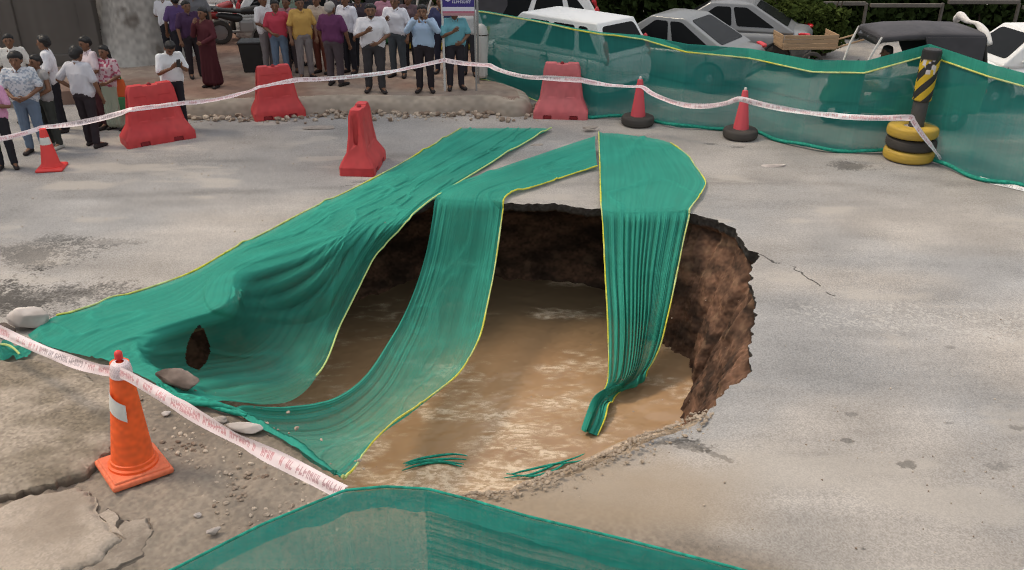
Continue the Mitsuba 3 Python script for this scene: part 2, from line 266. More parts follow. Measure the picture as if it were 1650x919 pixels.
# pit wall: a crust of road, then soil, hollowed out under the far side, a bank on the near side
WZ = -1.8
dep = np.r_[0, .02, .05, .09, .13, .17, .19, .22, .27, np.linspace(.33, 2.4, 60)]
off = np.zeros((NTH, len(dep)))
ss = lambda a, b, x: np.clip((x - a) / (b - a), 0, 1) ** 2 * (3 - 2 * np.clip((x - a) / (b - a), 0, 1))
back = .03 * ss(.0, .1, dep) + 1.55 * ss(.12, .40, dep) + .35 * ss(.5, 1.0, dep) - .75 * ss(1.0, 1.9, dep)
right = .03 * ss(.0, .1, dep) - .0 * dep + .05 * ss(.14, .22, dep) - .22 * ss(.2, .7, dep) - .50 * ss(.5, 2.0, dep) * (1 + 0 * dep)
front = -.95 * np.minimum(dep, 1.0) ** .85 - .6 * np.clip(dep - 1.0, 0, 9)
left = .02 + 1.1 * ss(.13, .6, dep)
off = W_BACK[:, None] * back + W_RIGHT[:, None] * right + W_FRONT[:, None] * front + W_LEFT[:, None] * left
base = np.stack([np.broadcast_to(rimxy[:, None, 0], off.shape), np.broadcast_to(rimxy[:, None, 1], off.shape), -np.broadcast_to(dep, off.shape)], -1)
soil = ss(.14, .3, dep)[None]
off = off + soil * (.30 * (mfbm(base * V(1.6, 1.6, 1.1), 4, 11) - .5) + .10 * (mfbm(base * 6.5, 3, 12) - .5) + .09 * W_RIGHT[:, None] * (mfbm(base * V(9, 9, 12), 3, 14) - .5)) * (1 - .25 * W_RIGHT[:, None] - .75 * W_FRONT[:, None]) + .035 * (1 - soil) * (dep > 0) * (mnoise(base * 24, 4) - .5)
# vertical rills and a tongue of hanging soil on the right
rill = np.abs(((np.degrees(TH) * .075 + 2.2 * mfbm(q3 * 1.7, 3, 8)) % 1) - .5) * 2
off = off - soil * W_RIGHT[:, None] * .16 * (1 - rill[:, None] ** 2) * mfbm(base * V(1.5, 1.5, 1.0), 2, 31) * ss(.25, 1.3, dep)[None]
sunk = gz[:, 0:1] * np.exp(-dep / .3)[None]
wx = CX + (R0[:, None] + off) * DIR[:, :1]; wy = CY + (R0[:, None] + off) * DIR[:, 1:]
wz = -np.broadcast_to(dep, off.shape) + sunk + soil * .06 * (mfbm(base * 3.1, 3, 13) - .5)
wv = np.stack([wx, wy, wz], -1).transpose(1, 0, 2).reshape(-1, 3)
struct('sinkhole_wall', trimesh.Trimesh(wv, ring_faces(len(dep), NTH, True), process=False), 'pit_soil')

# muddy water with foam at the bottom
xs, ys = np.arange(-6.2, 5.4, .035), np.arange(4.6, 15.6, .035)
X, Y = np.meshgrid(xs, ys, indexing='ij'); q = np.stack([X, Y, X * 0], -1)
Z = WZ + .05 * (mfbm(q * 1.2, 3, 21) - .5) + .035 * (mfbm(q * V(4, 6, 1), 3, 22) - .5) + .012 * (mnoise(q * V(16, 22, 1), 23) - .5)
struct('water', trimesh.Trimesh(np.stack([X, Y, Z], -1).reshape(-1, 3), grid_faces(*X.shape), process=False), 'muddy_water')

# ------------------------------------------------------------------ footpath and kerb at the back
KE = [(-7.562, 17.267, 0.180), (-6.040, 16.264, 0.260), (-4.646, 16.325, 0.280), (-3.157, 16.563, 0.280), (-1.600, 16.467, 0.280), (-0.536, 16.563, 0.280), (0.035, 16.278, 0.280), (0.249, 16.452, 0.260), (0.208, 17.021, 0.240), (-0.165, 17.752, 0.240), (-0.567, 18.540, 0.240)]
ke = resample(np.array(KE), 260); ke[:, 2] = np.interp(np.linspace(0, 1, 260), [0, .12, .2, 1], [.10, .22, .28, .26])
tn = np.gradient(ke[:, :2], axis=0); tn /= np.linalg.norm(tn, axis=1, keepdims=True); out = np.stack([tn[:, 1], -tn[:, 0]], 1)
prof = [(.16, -.05), (.14, .25), (.11, .62), (.05, .88), (-.03, 1.0), (-.16, 1.015), (-.19, .97), (-.20, .5)]
kv = np.array([[*(ke[i, :2] + out[i] * a * (1 + .25 * (mnoise(V(ke[i, 0] * 1.7, ke[i, 1], j))-.5))), ke[i, 2] * b + .035 * (mfbm(V(ke[i, 0] * 2.3, ke[i, 1] * 2.3, j * .6), 3) - .5)] for i in range(260) for j, (a, b) in enumerate(prof)])
struct('kerb', trimesh.Trimesh(kv, grid_faces(260, len(prof)), process=False), 'kerb_concrete', smooth=50)
inner = [tuple(ke[i, :2] - out[i] * .10) for i in range(0, 260, 3)]
poly = Polygon(inner + [(0.4, 40), (-40, 40), (-40, 15.5), (-12.5, 16.2)])
pm = trimesh.creation.extrude_polygon(poly.buffer(0), .33, engine='earcut'); pm.apply_translation([0, 0, -.06])
struct('footpath', pm, 'path_soil', smooth=False)

# ------------------------------------------------------------------ nets over the hole
def spline_grid(ctrl, nu, nv, ku=3, kv=3):
    C = np.asarray(ctrl, float); R, K = C.shape[:2]
    def par(ax):
        d = np.linalg.norm(np.diff(C, axis=ax), axis=2).mean(1 - ax); s = np.r_[0, np.cumsum(d)]; return s / s[-1], s[-1]
    (u, lu), (v, lv) = par(0), par(1)
    a, b = np.linspace(0, 1, nu), np.linspace(0, 1, nv)
    from scipy.interpolate import PchipInterpolator
    G = PchipInterpolator(u, C, axis=0)(a)
    G = PchipInterpolator(v, G, axis=1)(b)
    return G, a, b, lu, lv
def rest(G, up=.02):
    """cloth outside the mouth of the hole lies on the road"""
    t = np.arctan2(G[..., 1] - CY, G[..., 0] - CX); r = np.hypot(G[..., 0] - CX, G[..., 1] - CY)
    G[..., 2] = np.where(r > np.interp(t, np.r_[TH, PI], np.r_[R0, R0[0]]) - .03, np.maximum(G[..., 2], up), G[..., 2]); return G
def grid_normals(G):
    n = np.cross(np.gradient(G, axis=0), np.gradient(G, axis=1)); n /= np.linalg.norm(n, axis=2, keepdims=True) + 1e-9
    return n * np.where(n[..., 2:3].mean() < 0, -1, 1)
def blur(A, k):
    from scipy.ndimage import gaussian_filter1d
    for ax in (0, 1): A = gaussian_filter1d(A, k[ax], axis=ax, mode='nearest')
    return A
def sheet(G, uv, keep=None, flip=False):
    a, b = G.shape[:2]; f = grid_faces(a, b, flip)
    if keep is not None: f = f[keep.reshape(-1)[f].all(1)]
    return trimesh.Trimesh(G.reshape(-1, 3), f, process=False), uv.reshape(-1, 2)
def pleats(across, along, n, seed, sharp=1.6):
    """ridges running along the cloth, 0..1"""
    w = across * n + 2.6 * mnoise(np.stack([across * n * .22, along * 1.3, along * 0 + seed], -1), seed) + .35 * mnoise(np.stack([across * n * .9, along * 3, along * 0], -1), seed + 1)
    amp = np.clip(-.15 + 1.5 * mfbm(np.stack([across * n * .5, along * 2.6, along * 0 + 3], -1), 2, seed + 2), 0, 1.1)
    return (1 - np.abs(((w % 1) - .5) * 2) ** sharp) * amp
def creases(A, B, L, W, seed):
    """a few wandering sharp folds in slack cloth, 0..1"""
    r = mfbm(np.stack([B * W * 1.5 + A * .8, A * L * .42, A * 0], -1), 3, seed); k = np.clip(1 - np.abs(r - .5) / .035, 0, 1)
    r2 = mfbm(np.stack([B * W * 1.1 - A * 1.6, A * L * .6, A * 0 + 5], -1), 3, seed + 3); return np.maximum(k, np.clip(1 - np.abs(r2 - .47) / .03, 0, 1))
def uvd(x, dens): return np.stack([np.broadcast_to(x, np.shape(dens)), dens], -1)
def uvgrid(a, b, lu, lv): return np.stack(np.meshgrid(b * lv, a * lu), -1)   # u across, v along

GZ = .03
# the large net: laid on the road from the back to the near left corner, its free side sunk into the hole
N1 = [
 [(-0.895, 15.304, 0.030), (-0.479, 15.234, 0.050), (-0.033, 15.269, 0.040), (0.278, 15.229, 0.040), (0.523, 15.229, 0.040), (0.724, 15.224, 0.030)],
 [(-1.812, 13.128, 0.030), (-1.329, 13.223, 0.060), (-0.878, 13.605, 0.040), (-0.508, 13.707, 0.060), (-0.175, 13.937, 0.030), (0.072, 14.005, 0.030)],
 [(-2.393, 11.939, 0.030), (-2.055, 11.805, 0.060), (-1.744, 11.808, 0.040), (-1.467, 11.730, 0.050), (-1.263, 11.733, 0.030), (-1.093, 11.709, 0.020)],
 [(-2.850, 11.126, 0.030), (-2.501, 11.004, 0.060), (-2.187, 10.984, 0.050), (-1.896, 10.991, 0.020), (-1.619, 10.911, -0.020), (-1.440, 11.030, -0.050)],
 [(-3.183, 10.423, 0.030), (-2.777, 10.352, 0.060), (-2.406, 10.376, 0.050), (-2.090, 10.385, 0.020), (-1.948, 10.510, -0.300), (-1.818, 10.726, -0.360)],
 [(-3.493, 9.829, 0.030), (-3.202, 9.761, 0.060), (-2.870, 9.780, 0.010), (-2.354, 9.712, -0.340), (-2.129, 9.897, -0.580), (-2.009, 10.160, -0.640)],
 [(-3.747, 9.202, 0.030), (-3.458, 9.224, 0.060), (-3.201, 9.202, 0.030), (-2.683, 9.342, -0.580), (-2.278, 9.378, -0.860), (-2.154, 9.493, -0.880)],
 [(-4.051, 8.841, 0.030), (-3.613, 8.812, 0.060), (-3.142, 8.821, 0.040), (-2.790, 8.806, -0.680), (-2.336, 8.700, -0.920), (-2.170, 8.784, -0.920)],
 [(-4.360, 8.562, 0.030), (-3.774, 8.474, 0.060), (-3.060, 8.394, 0.040), (-2.974, 8.469, -0.680), (-2.521, 8.237, -0.880), (-2.231, 8.212, -0.880)],
 [(-4.641, 8.268, 0.030), (-4.117, 8.141, 0.060), (-3.432, 8.054, 0.040), (-3.315, 8.170, -0.580), (-2.826, 7.847, -0.740), (-2.309, 7.628, -0.720)],
 [(-4.829, 8.072, 0.030), (-4.321, 7.847, 0.050), (-3.818, 7.735, 0.040), (-3.522, 7.606, -0.340), (-3.052, 7.277, -0.440), (-2.504, 7.146, -0.440)],
 [(-4.894, 7.857, 0.030), (-4.459, 7.590, 0.050), (-4.010, 7.442, 0.050), (-3.532, 7.091, 0.050), (-3.125, 6.802, 0.040), (-2.665, 6.506, 0.020)],
 [(-4.918, 7.625, 0.030), (-4.550, 7.380, 0.030), (-4.112, 7.216, 0.030), (-3.691, 7.034, 0.030), (-3.198, 6.713, 0.030), (-2.717, 6.409, 0.020)],
]
G, a, b, lu, lv = spline_grid(N1, 520, 300)
G = rest(blur(G, (5, 3)), .022)
A, B = np.meshgrid(a, b, indexing='ij')
hang = np.clip(-G[..., 2] / .14, 0, 1)
fold = pleats(B, A, 26, 3)
fine = pleats(B, A, 60, 9)
nn = grid_normals(G)
edge_w = np.clip((B - .62) / .2, 0, 1) + np.exp(-((A - .40) / .13) ** 2) + .8 * (1 - hang); fold *= np.clip(.12 + edge_w, 0, 1); fine *= np.clip(.2 + edge_w, 0, 1)
mid = np.exp(-((A - .42) / .17) ** 2)                     # the tight gathers beneath the far lip
low = np.exp(-((A - .75) / .12) ** 2)
amp = hang * (.050 + .100 * mid) * (1 - .8 * low) + (1 - hang) * .008
crs = creases(A, B, lu, lv, 41); G = G + nn * (amp * fold + .028 * crs * (1 - .5 * hang) + hang * .020 * mid * fine + .012 * (mfbm(np.stack([B * 7, A * 10, A * 0], -1), 3, 5) - .3) * (1 - hang))[..., None]
# the swag: a pouch of slack cloth sagging over the lip, with long curved creases
pc = np.array((-2.692, 9.618, -0.100)); ea, eb = np.array((-3.213, 8.902, 0.000)), np.array((-1.978, 10.432, 0.000)); pn = V(-.15, -.85, .50); pn /= np.linalg.norm(pn)
e1 = eb - ea; e1 -= pn * (e1 @ pn); l1 = np.linalg.norm(e1) * .52; e1 /= np.linalg.norm(e1); e2 = np.cross(pn, e1)
d1, d2 = (G - pc) @ e1, (G - pc) @ e2; t_ = np.clip(d1 / l1, -1, 1)
wid = .50 * (1 - t_ ** 2) ** .5 * (1 - .42 * t_) + .02
d2 = d2 + .16 * (1 - t_ ** 2) - .06
pouch = np.clip(1 - (d1 / l1) ** 2, 0, 1) ** .25 * np.clip(1 - (d2 / wid) ** 2, 0, 1) ** .5
ph = d2 / wid * 2.6 + .2 * mnoise(np.stack([d1 * 2, d2 * 3, d1 * 0], -1), 2)
crease = np.abs(((ph % 1) - .5) * 2) ** .8
G = G + pn * (pouch * .15 + .055 * pouch * (crease - .5) * np.clip((t_ + 1) * 1.3, 0, 1))[..., None]
G = rest(blur(rest(G, .018), (1.2, .8)), .016)
TA, TB = .880, .578   # where the cloth is torn
dc = np.stack([(A - TA - .13 * (B - TB)) / .0135, (B - TB) / .10], -1)
keep = (np.abs(dc[..., 0]) + dc[..., 1] ** 2) > 1.0
net = thing('green_net', 'large green shade net with a torn hole, held by the pale boulder at left', 'net')
dens = .86 - hang * .46 + .14 * crs + hang * (.62 * fold + .30 * fine * mid) * (1 - .85 * low) + .40 * pouch * (crease - .45) * np.clip((t_ + 1) * 1.5, 0, 1)
m_, u_ = sheet(G, uvd(B * lv, np.clip(dens, 0, 1)), keep); put(net, m_, 'net_green', True, uv=u_)
part(net, 'edge_rope', tube(resample(G[:480, 0] + V(0, 0, .012), 260, False), .007 + .006 * mnoise(np.c_[np.linspace(0, 30, 260), np.zeros((260, 2))], 3), 6), 'rope_yellow', label='yellow rope along the outer edge of the net')
part(net, 'edge_rope', tube(resample(G[:420, -1] + V(0, 0, .02), 260, False), .011, 6), 'rope_pale')
part(net, 'bunched_edge', cat([tube(resample([(-3.297, 6.797, 0.030), (-2.914, 6.530, 0.070), (-2.601, 6.403, 0.050), (-2.334, 6.318, 0.030)], 40) + .03 * np.stack([np.sin(np.linspace(0, 9 + i, 40) + i), np.cos(np.linspace(0, 7 + i, 40)), .4 * np.sin(np.linspace(0, 11, 40) + i)], 1), .028 * np.sin(np.linspace(.3, 2.8, 40)), 7) for i in range(4)]), 'net_bunched', True)

def strip_net(ctrl, nu, nv, n1, n2, a1, a2, seed, name, label, cluster, lip=0.0, ropes=((0, 'rope_yellow'),), up=.02):
    G, a, b, lu, lv = spline_grid(ctrl, nu, nv); G = rest(blur(G, (4, 3)), up); A, B = np.meshgrid(a, b, indexing='ij')
    hang = np.clip((.0 - G[..., 2]) / .10, 0, 1); nn = grid_normals(G)
    f1, f2 = pleats(B, A, n1, seed), pleats(B, A, n2, seed + 5)
    w = np.clip(cluster(A, B) * (.45 + .9 * mnoise(np.stack([B * 4.2, A * 1.6, A * 0], -1), seed + 9)), 0, 1)
    G = G + nn * ((hang * (a1 * f1 + a2 * f2) * w) + (.024 - .014 * hang) * creases(A, B, lu, lv, seed) + (1 - hang) * (.006 * f1 + .022 * mfbm(np.stack([B * 5, A * 8, A * 0], -1), 3, seed)))[..., None]
    G[..., 2] = np.where(hang < .05, np.maximum(G[..., 2], up), G[..., 2])
    key = thing(name, label, 'net'); m_, u_ = sheet(G, uvd(B * lv, np.clip(.87 - .44 * hang + .12 * creases(A, B, lu, lv, seed) + .16 * hang * A ** 2 + hang * w * (.75 * f1 + .45 * f2), 0, .98))); put(key, m_, 'net_green', True, uv=u_)
    for col, mm in ropes: part(key, 'edge_rope', tube(resample(G[:, col] + V(0, 0, .008), 240, False), .008 + .005 * mnoise(np.c_[np.linspace(0, 30, 240), np.zeros((240, 2))], seed), 6), mm)
    return key, G
N2 = [
 [(1.485, 14.760, 0.030), (1.418, 14.007, 0.040), (1.378, 13.444, 0.050), (1.353, 13.037, 0.030)],
 [(0.778, 14.040, 0.030), (0.831, 13.476, 0.050), (0.906, 13.068, 0.050), (0.973, 12.739, 0.030)],
 [(-0.242, 12.946, 0.030), (0.000, 12.652, 0.050), (0.186, 12.396, 0.050), (0.338, 12.124, 0.030)],
 [(-1.078, 11.861, 0.030), (-0.739, 11.755, 0.050), (-0.400, 11.730, 0.050), (-0.089, 11.707, 0.030)],
 [(-1.119, 11.511, -0.140), (-0.791, 11.468, -0.170), (-0.438, 11.421, -0.170), (-0.132, 11.443, -0.160)],
 [(-1.217, 10.856, -0.520), (-0.884, 10.929, -0.600), (-0.539, 10.890, -0.620), (-0.212, 10.804, -0.580)],
 [(-1.330, 10.185, -0.780), (-1.012, 10.237, -0.880), (-0.658, 10.207, -0.920), (-0.302, 10.162, -0.860)],
 [(-1.496, 9.460, -0.950), (-1.145, 9.453, -1.080), (-0.756, 9.444, -1.120), (-0.413, 9.478, -1.050)],
 [(-1.659, 8.505, -0.900), (-1.290, 8.549, -1.080), (-0.908, 8.612, -1.120), (-0.593, 8.745, -1.050)],
 [(-1.871, 7.722, -0.720), (-1.515, 7.836, -1.020), (-1.191, 7.923, -1.080), (-0.928, 8.070, -1.000)],
 [(-2.180, 7.224, -0.500), (-1.760, 7.222, -0.860), (-1.445, 7.273, -0.920), (-1.241, 7.354, -0.840)],
 [(-2.486, 6.811, -0.220), (-2.102, 6.788, -0.580), (-1.651, 6.550, -0.660), (-1.376, 6.591, -0.620)],
 [(-2.511, 6.380, 0.020), (-2.034, 6.005, 0.020), (-1.580, 5.622, 0.020), (-1.323, 5.406, 0.020)],
]
net2, G2 = strip_net(N2, 420, 170, 12, 32, .070, .022, 31, 'green_net', 'green net strip slung across the middle of the sinkhole to its near left lip', lambda A, B: .12 + 1.1 * np.exp(-(B / .24) ** 2) + 1.1 * np.exp(-((1 - B) / .16) ** 2), ropes=((-1, 'rope_yellow'),))
N3 = [
 [(1.527, 14.989, 0.030), (1.901, 14.806, 0.050), (2.331, 14.618, 0.050), (2.698, 14.356, 0.030)],
 [(1.422, 13.702, 0.030), (1.907, 13.772, 0.050), (2.407, 13.705, 0.050), (2.860, 13.506, 0.030)],
 [(1.335, 12.623, 0.030), (1.845, 12.623, 0.050), (2.427, 12.594, 0.050), (2.905, 12.425, 0.030)],
 [(1.270, 11.809, 0.030), (1.698, 11.730, 0.050), (2.218, 11.755, 0.050), (2.729, 11.809, 0.030)],
 [(1.235, 11.316, 0.020), (1.622, 11.241, 0.040), (2.088, 11.265, 0.040), (2.495, 11.316, 0.020)],
 [(1.245, 11.038, -0.200), (1.591, 10.998, -0.220), (2.016, 10.998, -0.220), (2.387, 11.038, -0.200)],
 [(1.245, 10.571, -0.620), (1.549, 10.577, -0.660), (1.901, 10.577, -0.660), (2.232, 10.571, -0.620)],
 [(1.250, 10.080, -1.020), (1.518, 10.120, -1.060), (1.814, 10.120, -1.060), (2.067, 10.080, -1.020)],
 [(1.249, 9.730, -1.380), (1.476, 9.732, -1.400), (1.706, 9.763, -1.400), (1.916, 9.776, -1.370)],
 [(1.236, 9.480, -1.620), (1.405, 9.421, -1.620), (1.569, 9.478, -1.600), (1.722, 9.564, -1.560)],
 [(1.158, 9.285, -1.700), (1.196, 9.200, -1.700), (1.263, 9.241, -1.690), (1.333, 9.325, -1.670)],
 [(1.065, 9.118, -1.720), (1.082, 9.061, -1.700), (1.106, 9.061, -1.700), (1.141, 9.103, -1.710)],
 [(0.968, 8.784, -1.730), (0.974, 8.699, -1.680), (0.997, 8.699, -1.680), (1.027, 8.769, -1.720)],
 [(0.873, 8.509, -1.770), (0.877, 8.469, -1.750), (0.891, 8.469, -1.750), (0.910, 8.509, -1.770)],
]
net3, G3 = strip_net(N3, 420, 190, 14, 38, .095, .030, 57, 'green_net', 'green net hanging in pleats from the far lip with a twisted tail reaching the water', lambda A, B: .5 + .7 * B + .6 * np.exp(-((A - .8) / .15) ** 2), ropes=((0, 'rope_yellow'), (-1, 'rope_yellow')))
scrap = thing('net_scrap', 'strands of green net lying in the foam at the near edge of the hole', 'net scrap')
put(scrap, cat([tube(resample([(-1.231, 7.827, -1.750), (-0.949, 7.938, -1.750), (-0.739, 7.961, -1.750), (-0.540, 7.916, -1.750)], 40) + V(0, .035 * i, -.02 + .01 * i) + .03 * np.stack([np.sin(np.linspace(0, 5, 40) + i), np.sin(np.linspace(0, 4, 40) + 1.3 * i), 0 * np.linspace(0, 1, 40)], 1), .013 * np.sin(np.linspace(.2, 2.9, 40)) + .003, 6) for i in range(4)]), 'net_bunched', True)
scrap = thing('net_scrap', 'thin rope of green net half sunk in sandy foam right of the other strands', 'net scrap')
put(scrap, cat([tube(resample([(-0.089, 7.697, -1.750), (0.172, 7.718, -1.750), (0.453, 7.849, -1.750), (0.813, 8.006, -1.750)], 40) + V(0, .035 * i, -.02 + .01 * i) + .03 * np.stack([np.sin(np.linspace(0, 13, 40) + i), np.sin(np.linspace(0, 10, 40) + 2 * i), 0 * np.linspace(0, 1, 40)], 1), .011 * np.sin(np.linspace(.2, 2.9, 40)) + .003, 6) for i in range(3)]), 'net_bunched', True)
scrap = thing('net_scrap', 'small crumpled green and yellow scrap under the tape at the left edge', 'net scrap')
q_ = np.stack(np.meshgrid(np.linspace(-1, 1, 26), np.linspace(-1, 1, 22), indexing='ij'), -1)
cz = .07 * (mfbm(np.concatenate([q_ * 1.9, q_[..., :1] * 0], -1), 4, 3) - .25) * 2
cx_, cy_, _ = (-4.895, 7.383, 0.000)
put(scrap, trimesh.Trimesh(np.stack([cx_ + .17 * q_[..., 0], cy_ + .13 * q_[..., 1] + .03 * np.sin(q_[..., 0] * 7), .03 + np.abs(cz)], -1).reshape(-1, 3), grid_faces(26, 22), process=False), 'net_green', True, uv=np.c_[q_[..., 0].ravel(), np.full(q_[..., 0].size, .9)])
part(scrap, 'edge_rope', tube(resample([(cx_ - .2, cy_ + .05, .08), (cx_ - .05, cy_ + .0, .11), (cx_ + .1, cy_ - .09, .06)], 20), .012, 6), 'rope_pale')

# ------------------------------------------------------------------ net fences
def fence_net(key, tops, bots, mm, nu, nv, seed, sag=.03, dens0=.8):
    t, bt = resample(tops, nu, False), resample(bots, nu, False)
    b = np.linspace(0, 1, nv); G = t[:, None] * (1 - b)[None, :, None] + bt[:, None] * b[None, :, None]
    A, B = np.meshgrid(np.linspace(0, 1, nu), b, indexing='ij'); nn = np.cross(np.gradient(G, axis=0), np.gradient(G, axis=1)); nn /= np.linalg.norm(nn, axis=2, keepdims=True) + 1e-9
    L = np.linalg.norm(np.diff(t, axis=0), axis=1).sum()
    w = sag * (mfbm(np.stack([A * L * .8, B * 2.2 + A * L * .25, A * 0], -1), 3, seed) - .5) * 2 + .35 * sag * np.sin(B * 26 + 4 * mnoise(np.stack([A * L * .5, B, A * 0], -1), seed)) * (B > .45) * mnoise(np.stack([A * L * .4, B * 2, A * 0], -1), seed + 3)
    G = G + nn * w[..., None]
    m_, u_ = sheet(G, uvd(A * L, dens0 + .10 * (mfbm(np.stack([A * L * .5, B * 1.5, A * 0], -1), 3, seed + 7) - .5) + .16 * np.clip((B - .93) * 20, 0, 1))); put(key, m_, mm, True, uv=u_); return t, bt
fence = thing('net_fence', 'long green net fence with a yellow rope strung behind the striped pole', 'net fence')
FB = [(-0.707, 18.020, 0.280), (-0.475, 17.983, 0.250), (0.063, 17.512, 0.120), (0.532, 17.158, 0.020), (1.127, 16.360, 0.020), (1.595, 16.006, 0.020), (2.357, 16.050, 0.020), (3.027, 15.339, 0.020), (4.096, 15.259, 0.020), (4.877, 14.211, 0.020), (5.596, 13.867, 0.020), (6.583, 13.969, 0.020), (6.968, 12.739, 0.020), (7.550, 12.125, 0.020), (8.218, 11.559, 0.020)]
# the sheet hangs plumb: its upper edge stands over its lower edge
def over(bots, zs): return [(x, y, z) for (x, y, _), z in zip(bots, zs)]
FZ = [1.66, 1.64, 1.62, 1.60, 1.60, 1.58, 1.52, 1.50, 1.44, 1.46, 1.52, 1.76, 1.70, 1.60, 1.58]
FT = over(FB, FZ)
ft, fb = fence_net(fence, FT, FB, 'fence_cloth', 700, 70, 3, .05, .75)
toCam = -ft / np.linalg.norm(ft[:, :2], axis=1, keepdims=True) * V(1, 1, 0)
frac = np.linspace(0, 1, len(ft))
drop = np.interp(frac, [0, .28, .4, .62, .8, 1], [.02, .03, .13, .19, .17, .17])
hemw = np.stack([ft + toCam * .03 * k + V(0, 0, 1) * (.004 - drop[:, None] * k) for k in np.linspace(0, 1, 8)], 1)
hemw += (toCam * .02)[:, None] * (mnoise(hemw * 3, 2) - .5)[..., None]
m_, u_ = sheet(hemw, uvd(frac[:, None] * 16, np.full((len(frac), 8), .88))); part(fence, 'folded_hem', m_, 'net_green', True, uv=u_)
part(fence, 'edge_rope', tube(hemw[::3, -1] + toCam[::3] * .015, .014, 6), 'rope_yellow')
part(fence, 'lower_rope', tube((fb + V(0, 0, .02) + toCam * .02)[:150:3], .010, 6), 'rope_pale')
roll = resample(np.array(fb)[120:690:30] + V(0, -.05, .03), 300) + np.stack([0 * frac[:300], .03 * np.sin(np.linspace(0, 60, 300)), .02 * np.sin(np.linspace(0, 47, 300))], 1)
part(fence, 'trailing_edge', tube(roll, .030, 7), 'net_bunched', True)
px_, py_, _ = (-0.682, 17.689, 0.280)
part(fence, 'post', tube([(px_, py_, .2), (px_, py_, 1.9)], .022, 8), 'steel')

nf = thing('net_fence', 'green shade net fence nearest the camera, folded over at a corner post', 'net fence')
NT = [(-2.284, 3.025, 1.080), (-1.889, 3.193, 1.150), (-1.703, 3.292, 1.180), (-1.341, 3.590, 1.200), (-0.937, 3.849, 1.220), (-0.719, 3.900, 1.205), (-0.472, 3.884, 1.200), (-0.224, 3.801, 1.190), (0.084, 3.681, 1.180), (0.577, 3.542, 1.150), (1.140, 3.386, 1.100), (1.829, 3.149, 1.050)]
nt, nb = fence_net(nf, NT, [(x, y, .02) for x, y, _ in NT], 'net_near', 420, 90, 8, .03, .60)
inw = np.stack([-nt[:, 0] * 0, -np.ones(len(nt)), np.zeros(len(nt))], 1)
hem = np.stack([nt + inw * (.012 + .012 * k) - V(0, 0, 1) * (.045 + .15 * mfbm(np.c_[np.linspace(0, 9, len(nt)), np.zeros((len(nt), 2))], 4, 5)[:, None]) * k for k in np.linspace(0, 1, 10)], 1)
hem += inw[:, None] * .030 * (mfbm(hem * 7, 2, 3) - .5)[..., None]
m_, u_ = sheet(hem, uvd(np.linspace(0, 6, len(nt))[:, None], np.clip(.74 + .3 * (mfbm(hem * 5, 3, 6) - .5), 0, 1))); part(nf, 'folded_hem', m_, 'net_near', True, uv=u_)
sel = nt[190:400]                                              # a second layer hangs behind the right half, rippled
ov = np.stack([sel - inw[190:400] * (.05 + .02 * np.sin(k * 40)) - V(0, 0, 1) * (.06 + .95 * k) for k in np.linspace(0, 1, 130)], 1)
e_ = np.linspace(0, 1, 210)[:, None]; kk = np.linspace(0, 1, 130)[None]
ov -= inw[190:400][:, None] * (.016 * np.sin(kk * 150 - 6 * e_ + 9 * mnoise(np.stack([e_ * 5 + kk * 0, kk * 3 + e_ * 0, e_ * 0 + kk * 0], -1), 4)) * np.clip(e_ * 8, 0, 1))[..., None]
rip = np.sin(kk * 190 + 16 * mnoise(np.stack([e_ * 5 + kk * 0, kk * 3 + e_ * 0, e_ * 0 + kk * 0], -1), 4) - 6 * e_)
m_, u_ = sheet(ov, uvd(e_ * 4, np.clip(.60 + .36 * rip * (.4 + .6 * mnoise(np.stack([e_ * 9 + kk * 0, kk * 5 + e_ * 0, e_ * 0 + kk * 0], -1), 6)), .12, .97))); part(nf, 'second_layer', m_, 'net_near', True, uv=u_)
part(nf, 'top_rope', tube(nt[::3] + V(0, .01, 0), .008, 6), 'net_bunched')

# ------------------------------------------------------------------ barrier tape
def ribbon(pts, width, twist, n, seed, lay=None):
    c = resample(pts, n); t = np.gradient(c, axis=0); t /= np.linalg.norm(t, axis=1, keepdims=True)
    s = np.r_[0, np.cumsum(np.linalg.norm(np.diff(c, axis=0), axis=1))]
    side = np.cross(t, [0, 0, 1]); side /= np.linalg.norm(side, axis=1, keepdims=True) + 1e-9; up = np.cross(side, t)
    ang = np.interp(s / s[-1], np.linspace(0, 1, len(twist)), twist) + .35 * (mnoise(np.stack([s * 1.3, s * 0, s * 0], 1), seed) - .5)
    w = width * (.8 + .35 * mnoise(np.stack([s * 2.1, s * 0 + 3, s * 0], 1), seed))
    d = np.cos(ang)[:, None] * up + np.sin(ang)[:, None] * side; nrm = np.cross(d, t)
    k = np.linspace(-.5, .5, 7)
    v = c[:, None] + d[:, None] * (k[None, :, None] * w[:, None, None]) + nrm[:, None] * (.16 * w[:, None] * (4 * k[None] ** 2) * np.sin(s * 3 + seed)[:, None] + .02 * (mnoise(np.stack([s[:, None] * 6 + k[None] * 0, k[None] * 3 + s[:, None] * 0, s[:, None] * 0 + k[None] * 0], -1), seed) - .5))[..., None]
    uv = np.stack([np.repeat(s[:, None], 7, 1), np.repeat((k + .5)[None], n, 0)], -1)
    return sheet(v, uv)
def sagged(supports, sag):
    o = []
    for (p0, p1), sg in zip(zip(supports[:-1], supports[1:]), sag):
        p0, p1 = np.array(p0), np.array(p1)
        for t in np.linspace(0, 1, 9)[:-1]: o.append(p0 + (p1 - p0) * t - V(0, 0, 4 * sg * t * (1 - t)))
    return np.array(o + [np.array(supports[-1])])
def tape(label, supports, sag, width, twist, n, seed):
    key = thing('barrier_tape', label, 'barrier tape'); m_, u_ = ribbon(sagged(supports, sag), width, twist, n, seed); put(key, m_, 'tape_print', True, uv=u_); return key
